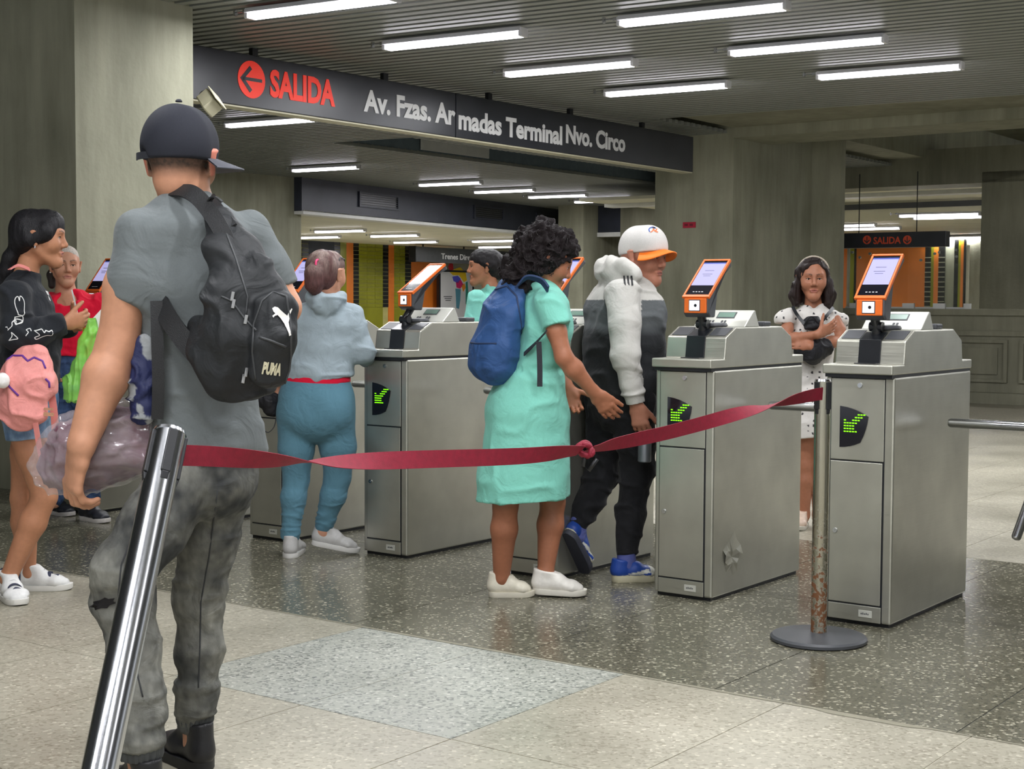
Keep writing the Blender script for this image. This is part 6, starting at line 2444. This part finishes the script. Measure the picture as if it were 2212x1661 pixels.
# ---- man in the white and orange cap
def build_cap_man():
    J = JJ(6.76)
    r = nrm((.8, -.59, 0))
    f = nrm((.59, .8, 0))
    e, O = person('man in white and orange cap and white-black hooded jacket passing the gate', J(1330, 1250))
    SK = c255(176, 118, 95)
    HC = J(1390, 556)
    R = head_frame((.8, -.6), .08)
    s = 1.04
    nb = J(1358, 612)
    SR, ERr, WR = J(1352, 648, -.17), J(1350, 762, -.22), J(1374, 872, -.2)
    SL, EL, WL = J(1346, 645, .19), J(1318, 760, .2), J(1308, 850, .16)
    hR, kR, aR = J(1372, 865, -.06), J(1374, 1025, .0), J(1352, 1205, -.05)
    hL, kL, aL = J(1312, 865, .08), J(1302, 1015, .12), J(1248, 1142, .04)
    P = head_prims(HC, R, s, nb, .06, 1.08)
    P += chain([(nb, .06, .06), (J(1350, 700), .14, .1), (J(1345, 850), .14, .1)], r)
    P += arm(SR, ERr, WR, 1.05) + arm(SL, EL, WL, 1.0)
    P += hand_prims(WR, nrm(J(1388, 940, -.2) - WR), (.6, -.2, .1), (.5, .8, 0), 1.08, (.5, .6, .4), (.8, .4, .4))
    P += hand_prims(WL, (-.3, .2, -1), (0, 1, 0), (1, 0, 0), 1.0)
    P += chain([(hR, .07), (kR, .05), (aR, .034)]) + chain([(hL, .07), (kL, .05), (aL, .034)])
    sdf_obj('body', P, .0055, M['skin'], e, O, color=skin_col(SK, head_color(HC, R, s, SK, c255(50, 40, 36), c255(168, 100, 92))), fine=[(HC - .135, HC + .135, .0032)])
    add_eyes(HC, R, s, e, O)

    def L(x, y, z):
        return HC + s * (x * R[0] + y * R[1] + z * R[2])
    cr = sdf_obj('cap', [ell(L(0, -.032, .05), L(0, .022, .058), .084, .09, .082, .088, side=R[0], k=.03), ell(L(0, -.03, .02), L(0, .02, .03), .084, .09, side=R[0], k=.03)], .005, M['capcloth'], e, O,
                 cuts=[plane(L(0, 0, .018), -R[2] + .18 * R[1])], color=flat(c255(206, 203, 199)))
    vs, fs = [], []
    na, nr = 20, 6
    for i in range(na + 1):
        a = math.radians(-72 + 144 * i / na)
        for j in range(nr + 1):
            t = j / nr
            ro = .086 + t * (.07 * math.cos(a * .92) ** .6)
            x, y = ro * math.sin(a) * .86, ro * math.cos(a)
            z = .042 - 4.2 * x * x - .012 * t
            vs += [L(x, y - .004, z + .005) - O, L(x, y - .004, z) - O]
    w = (nr + 1) * 2
    for i in range(na):
        for j in range(nr):
            a = i * w + j * 2
            fs += [(a, a + w, a + w + 2, a + 2), (a + 1, a + 3, a + w + 3, a + w + 1)]
        a = i * w + nr * 2
        fs.append((a, a + w, a + w + 1, a + 1))
    MB().add(vs, fs).obj('brim', mat('brim_orange', c255(250, 124, 28), .7, var=.05), cr, smooth=True)
    for cl, pts in ((c255(60, 90, 170), [(-.018, -.006), (-.021, .004), (-.012, .012), (.0, .013), (.008, .009)]), (c255(230, 110, 50), [(-.012, -.008), (-.004, -.002), (.0, .005), (.006, -.004), (.014, .005), (.010, -.005), (.018, -.008)])):
        stick(cr, outline(pts, .0045), 1412, 497, mat('cap_logo', cl, .6, var=0), cr, O, 'cap_emblem', .002, 0, True)
    # jacket: white yoke, hood and sleeves, grey to black body
    K = chain([(J(1356, 604), .07, .07), (J(1352, 632), .14, .09), (J(1350, 668), .19, .12), (J(1348, 740), .2, .14), (J(1346, 810), .19, .14), (J(1346, 850), .17, .13)], r, k=.03)
    hoodp = [ell(J(1322, 580, -.02), J(1342, 588, -.04), .06, .045, side=UP, k=.03), ell(J(1345, 570, -.08), J(1375, 596, -.12), .032, .03, side=UP, k=.03), ell(J(1300, 580, .05), J(1330, 575, .08), .05, .04, side=UP, k=.03)]

    def jc(Pt, Nn):
        z = Pt[:, 2]
        z0 = J(1350, 648)[2]
        z1 = J(1350, 700)[2]
        c = np.tile(np.array(c255(40, 42, 44)), (len(Pt), 1))
        gz = (z > z1)
        gy = np.array(c255(92, 96, 98))
        c[gz] = gy
        t = np.clip((z - (z1 - .05)) / .05, 0, 1)[:, None]
        c = np.array(c255(42, 44, 46)) * (1 - t) + gy * t
        c[z > z0] = c255(198, 196, 190)
        return c
    A_ = chain([(J(1346, 640, -.12), .085, .08), (J(1348, 700, -.19), .07), (ERr, .06), (J(1362, 830, -.21), .052), (WR + nrm(WR - ERr) * .03, .044)], k=.012, clip=[plane(WR, WR - ERr)])
    B_ = chain([(SL, .075), (EL, .058), (WL, .045)], k=.012)

    def seg_d(Pt, a, b_):
        t = np.clip(((Pt - a) @ (b_ - a)) / ((b_ - a) @ (b_ - a)), 0, 1)
        return np.linalg.norm(Pt - a - t[:, None] * (b_ - a), axis=1)

    def jc2(Pt, Nn):
        c = jc(Pt, Nn)
        d = np.minimum(np.minimum(seg_d(Pt, J(1346, 640, -.14), J(1348, 700, -.19)) - .004, seg_d(Pt, J(1348, 700, -.19), ERr)), seg_d(Pt, ERr, WR) + .008)
        d = np.minimum(d, np.minimum(seg_d(Pt, SL, EL), seg_d(Pt, EL, WL)))
        c[d < .076] = c255(198, 196, 190)
        return c

    def jf(Pt, Nn):
        return .006 * rdg(Pt, (8, 8, 11)) + .003 * vnoise(Pt, (20, 20, 26))
    ja = sdf_obj('jacket', K + hoodp + A_ + B_, .0055, M['cloth'], e, O, color=jc2, folds=jf)
    kb = mat('stripe_black', c255(34, 34, 36), .7, var=0)
    for k in range(3):
        stick(ja, [[(-.0042, -.022), (.0042, -.022), (.0042, .022), (-.0042, .022)]], 1349 + 8 * k, 606, kb, ja, O, 'stripe', .003, .12, True)
    # black trousers
    T = chain([(J(1345, 830), .165, .125), (J(1343, 875), .165, .13)], r, k=.03)
    T += chain([(hR, .1), (J(1374, 950, -.03), .09), (kR, .078), (J(1362, 1110, -.02), .066), (J(1352, 1185, -.05), .05)], k=.03)
    T += chain([(hL, .098), (J(1308, 950, .1), .09), (kL, .076), (J(1272, 1085, .08), .062), (J(1250, 1130, .05), .05)], k=.03)
    sdf_obj('trousers', T, .006, M['cloth'], e, O, color=flat(c255(30, 30, 33)), folds=fold_fn(.006, (8, 8, 10)))
    for a, b_ in ((J(1352, 1180, -.05), J(1354, 1222, -.05)), (J(1250, 1126, .05), J(1244, 1160, .03))):
        sdf_obj('sock', [ell(a, b_, .042, a2=.044)], .006, M['cloth'], e, O, color=flat(c255(96, 104, 168)))
    SB = c255(38, 74, 160)

    def acc(c, q, ln):
        toe = (q[:, 1] > ln * .72) & (q[:, 2] > .03)
        c[toe] = c255(222, 222, 206)
        mid = (q[:, 1] > ln * .3) & (q[:, 1] < ln * .7) & (q[:, 2] > .035) & (q[:, 2] < .06) & (np.abs(q[:, 2] - .03 - (q[:, 1] - .07) * .25) < .009)
        c[mid] = c255(230, 230, 218)
        c[(q[:, 2] < .032)] = c255(226, 222, 196)
    g = atz(1322, 1258, 0)
    shoe(e, O, (g[0], g[1] + .02, 0), (.93, .2), .235, SB, c255(216, 210, 180), None, width=.048, high=.08, accents=acc, laces=c255(225, 225, 215), sole_th=.028)
    t_ = atz(1258, 1243, 0)
    ff = nrm((.45, .6, 0))
    pch = .95
    hl = np.array([t_[0], t_[1], 0]) - (ff * math.cos(pch) - UP * math.sin(pch)) * .24
    shoe(e, O, hl + [0, 0, .02], (.45, .6), .265, SB, c255(70, 72, 84), None, pitch=pch, width=.05, high=.08, accents=acc, laces=c255(225, 225, 215), sole_th=.028)
    # bottle in his hand
    b0 = J(1392, 998, -.21)
    bo_ = MB().lathe([(.026, 0), (.03, .004), (.03, .085), (.024, .1), (.012, .11), (.012, .125)], 18).obj('steel_flask', mat('flask', c255(120, 124, 128), .35, .6), loc=b0, smooth='auto')
    tag(bo_, 'small grey flask held low by the man in the orange cap', 'bottle')


build_cap_man()


# ---- woman in mint shirt beyond the gates
def build_far_woman():
    J = JJ(9.6)
    r = nrm((-.2, .97, 0))
    e, O = person('dark-haired woman in a mint shirt facing left beyond the gates', J(1055, 1075))
    e.location = (J(1055, 1075)[0], 9.6, 0)
    O = np.array([J(1055, 1075)[0], 9.6, 0.0])
    SK = c255(178, 120, 90)
    HC = J(1046, 578)
    R = head_frame((-.97, -.15), .0)
    s = .98
    nb = J(1060, 628)
    P = head_prims(HC, R, s, nb, .047)
    SRr, SLl = J(1068, 645, .16), J(1030, 645, -.16)
    EL, WL = J(1016, 715, -.2), J(1000, 760, -.1)
    ERr, WR = J(1075, 715, .2), J(1060, 760, .2)
    P += chain([(nb, .05, .05), (J(1055, 700), .11, .08), (J(1055, 800), .12, .09)], r) + arm(SLl, EL, WL, .9) + arm(SRr, ERr, WR, .9)
    P += hand_prims(WL, (-.5, -.2, -.8), (-1, 0, .3), (0, 1, 0), .9) + hand_prims(WR, (-.5, -.2, -.8), (-1, 0, .3), (0, -1, 0), .9)
    aL, aR = np.array([O[0] - .05, 9.5, .08]), np.array([O[0] + .05, 9.72, .08])
    P += chain([(J(1050, 850, -.08), .06), (aL * .5 + J(1050, 850, -.08) * .5, .05), (aL, .035)]) + chain([(J(1058, 850, .08), .06), (aR * .5 + J(1058, 850, .08) * .5, .05), (aR, .035)])
    sdf_obj('body', P, .006, M['skin'], e, O, color=skin_col(SK, head_color(HC, R, s, SK, c255(30, 24, 22), c255(158, 90, 84))), fine=[(HC - .135, HC + .135, .0032)])
    add_eyes(HC, R, s, e, O)

    def L(x, y, z):
        return HC + s * (x * R[0] + y * R[1] + z * R[2])
    H = [ell(L(0, -.04, .036), L(0, .022, .046), .083, .086, .077, .076, side=R[0], k=.02), ell(L(0, -.06, -.01), L(0, -.05, .03), .076, .062, side=R[0], k=.03), ball(L(0, .125, -.025), .075, .01, True)]
    H += [ball(L(0, -.125, .01), .062, .03), ball(L(0, -.13, -.035), .055, .03)]
    for q in (-1, 1):
        H += [ell(L(q * .06, .02, .05), L(q * .078, -.04, .015), .03, .02, side=R[1], k=.02)]
    sdf_obj('hair', H, .006, M['hair'], e, O, folds=lambda Pt, Nn: .003 * vnoise(Pt, 60.0), color=flat(c255(28, 25, 27)))
    T = chain([(J(1060, 628), .058, .056), (J(1058, 648), .13, .085), (J(1055, 680), .165, .105), (J(1055, 740), .155, .11), (J(1055, 800), .15, .11)], r, k=.03)
    T += chain([(SLl, .06), (J(1022, 690, -.19), .058)], k=.025) + chain([(SRr, .06), (J(1072, 690, .19), .058)], k=.025)
    sdf_obj('mint_shirt', T, .0065, M['cloth'], e, O, color=flat(c255(140, 220, 204)), folds=fold_fn(.004, (9, 9, 9)))
    B = chain([(J(1055, 790), .14, .1), (J(1054, 850), .15, .11)], r, k=.03)
    for a, hp in ((aL, J(1050, 860, -.08)), (aR, J(1058, 860, .08))):
        B += chain([(hp, .085), (hp * .5 + a * .5, .068), (a + [0, 0, .04], .055)], k=.03)
    sdf_obj('trousers', B, .007, M['cloth'], e, O, color=flat(c255(40, 46, 66)))
    for a in (aL, aR):
        shoe(e, O, (a[0] + .05, a[1], 0), (-1, -.15), .24, c255(210, 206, 200), c255(226, 222, 214), None, width=.044)


build_far_woman()


# ---- girl with crossed arms
def build_girl():
    J = JJ(8.36)
    r = nrm((-1, .1, 0))
    e, O = person('girl with folded arms in a white spotted dress behind the right gates', J(1750, 1140))
    SK = c255(176, 118, 90)
    HC = J(1756, 604)
    R = head_frame((-.12, -1), .02)
    s = .98
    nb = J(1757, 664, .02)
    SR, ERr, WR = J(1706, 688, .0), J(1694, 736, -.06), J(1768, 722, -.2)      # image left
    SL, EL, WL = J(1806, 688, .0), J(1818, 735, -.05), J(1748, 748, -.18)
    P = head_prims(HC, R, s, nb, .043, .95)
    P += chain([(nb, .045, .045), (J(1756, 710, .02), .1, .06), (J(1754, 850, .02), .1, .075)], r)
    P += arm(SR, ERr, WR, .82) + arm(SL, EL, WL, .82)
    P += hand_prims(WR, nrm(J(1800, 706, -.17) - WR), (0, -.2, 1), (.2, .9, 0), .85, (.15, .25, .2))
    P += hand_prims(WL, nrm(J(1712, 742, -.13) - WL), (0, .5, 1), (.1, .9, 0), .85, (.2, .3, .3))
    hR, hL = J(1736, 880, .02), J(1772, 880, .02)
    kR, kL = J(1738, 1005, .0), J(1768, 1005, .02)
    aR, aL = J(1738, 1112, .0), J(1766, 1112, .04)
    P += leg(hR, kR, aR, .82) + leg(hL, kL, aL, .82)
    P += [ell(aR, aR * [1, 1, 0] + np.array([-.01, -.02, .05]), .028), ell(aL, aL * [1, 1, 0] + np.array([.01, -.02, .05]), .028)]
    sdf_obj('body', P, .0052, M['skin'], e, O, color=skin_col(SK, head_color(HC, R, s, SK, c255(44, 32, 28), c255(168, 92, 86))), fine=[(HC - .135, HC + .135, .0032)])
    add_eyes(HC, R, s, e, O)

    def L(x, y, z):
        return HC + s * (x * R[0] + y * R[1] + z * R[2])
    H = [ell(L(0, -.036, .036), L(0, .018, .05), .084, .086, .078, .074, side=R[0], k=.02), ball(L(-.01, .137, .004), .097, .015, True)]
    for q in (-1, 1):
        H += chain([(L(q * .074, -.012, .04), .02, .04), (L(q * .086, -.022, -.03), .02, .04), (L(q * .094, -.016, -.09), .028, .04), (L(q * .088, .004, -.14), .022, .03)], R[0], k=.03)
    H += [ell(L(0, -.07, .0), L(0, -.06, -.11), .08, .045, side=R[0], k=.03)]
    sdf_obj('hair', H, .005, M['hair'], e, O, folds=lambda Pt, Nn: .006 * rdg(Pt, (30, 30, 14)) + .003 * vnoise(Pt, (70, 70, 30)), color=flat(c255(44, 34, 32)))
    band = [L(.088 * math.sin(a), .02, .042 + .090 * math.cos(a)) - O for a in np.linspace(-1.35, 1.35, 16)]
    MB().tube(band, .0055, 8).obj('headband', mat('headband', c255(190, 176, 158), .5, var=.1), e, smooth=True)
    # dress with dark spots
    D = chain([(J(1757, 672, .02), .075, .055), (J(1757, 690, .02), .115, .07), (J(1757, 725, .02), .12, .088), (J(1755, 790, .02), .108, .085), (J(1753, 860, .02), .14, .115), (J(1752, 925, .02), .15, .125), (J(1752, 960, .02), .155, .13)], r, k=.03)
    D += [ell(J(1757, 652, -.07), J(1757, 682, -.09), .042, .05, .03, .05, side=r, k=.01, sub=True)]
    for S_, px in ((SR, 1694), (SL, 1817)):
        D += chain([(S_ + [0, 0, .012], .05), (J(px, 690, .0), .052)], k=.02, clip=[plane(J(px, 698, 0), (0, 0, -1))]) if px < 1700 else chain([(J(1800, 680, .02), .034), (J(1822, 690, .03), .028), (J(1826, 712, .04), .02)], k=.02)

    def dots(Pt, Nn):
        c = np.tile(np.array(c255(232, 228, 222)), (len(Pt), 1))
        q = Pt * 30.0
        cell = np.floor(q)
        hh = np.modf(np.abs(np.sin(cell @ np.array([12.98, 78.23, 37.7])) * 43758.5))[0]
        off = np.stack([hh, np.modf(hh * 17.3)[0], np.modf(hh * 91.7)[0]], 1) * .5 + .25
        d = np.linalg.norm((q - cell) - off, axis=1)
        c[(d < .2)] = c255(46, 44, 48)
        return c
    sdf_obj('spotted_dress', D, .005, M['cloth'], e, O, cuts=[plane(J(1752, 940, .02), (.15, 0, -1))], color=dots, folds=fold_fn(.004, (10, 10, 6)))
    for a, dr in ((aR, (-.35, -.95)), (aL, (.3, -.95))):
        g = np.array([a[0], a[1] + .05, 0])
        shoe(e, O, g, dr, .22, c255(224, 200, 180), c255(232, 228, 216), None, width=.042, high=.08, laces=c255(236, 230, 222))
    # black cross-body bag
    b0 = J(1752, 792, -.18)
    e2 = empty('crossbody_bag', b0)
    tag(e2, 'black cross-body bag under the folded arms of the girl', 'bag')
    P = chain([(J(1728, 752, -.13), .05, .035), (J(1755, 762, -.15), .062, .045), (J(1785, 748, -.12), .05, .035)], UP, k=.03)
    P += [ell(J(1752, 690, -.11), J(1756, 706, -.13), .05, .02, side=r, k=.02)]
    sdf_obj('bag_body', P, .006, M['nylon'], e2, b0, color=flat(c255(32, 32, 36)), folds=fold_fn(.003, (16, 16, 16)))
    strap([J(1712, 662, -.04), J(1722, 680, -.1), J(1738, 700, -.13)], .018, .004, M['blacksat'], e2, b0, 'strap', (.8, 0, .5))
    strap([J(1800, 664, -.04), J(1784, 684, -.1), J(1768, 702, -.13)], .018, .004, M['blacksat'], e2, b0, 'strap', (.8, 0, -.5))
    strap([J(1738, 700, -.14), J(1752, 684, -.15), J(1768, 700, -.14)], .006, .006, M['blacksat'], e2, b0, 'loop', (0, 1, 0))


build_girl()
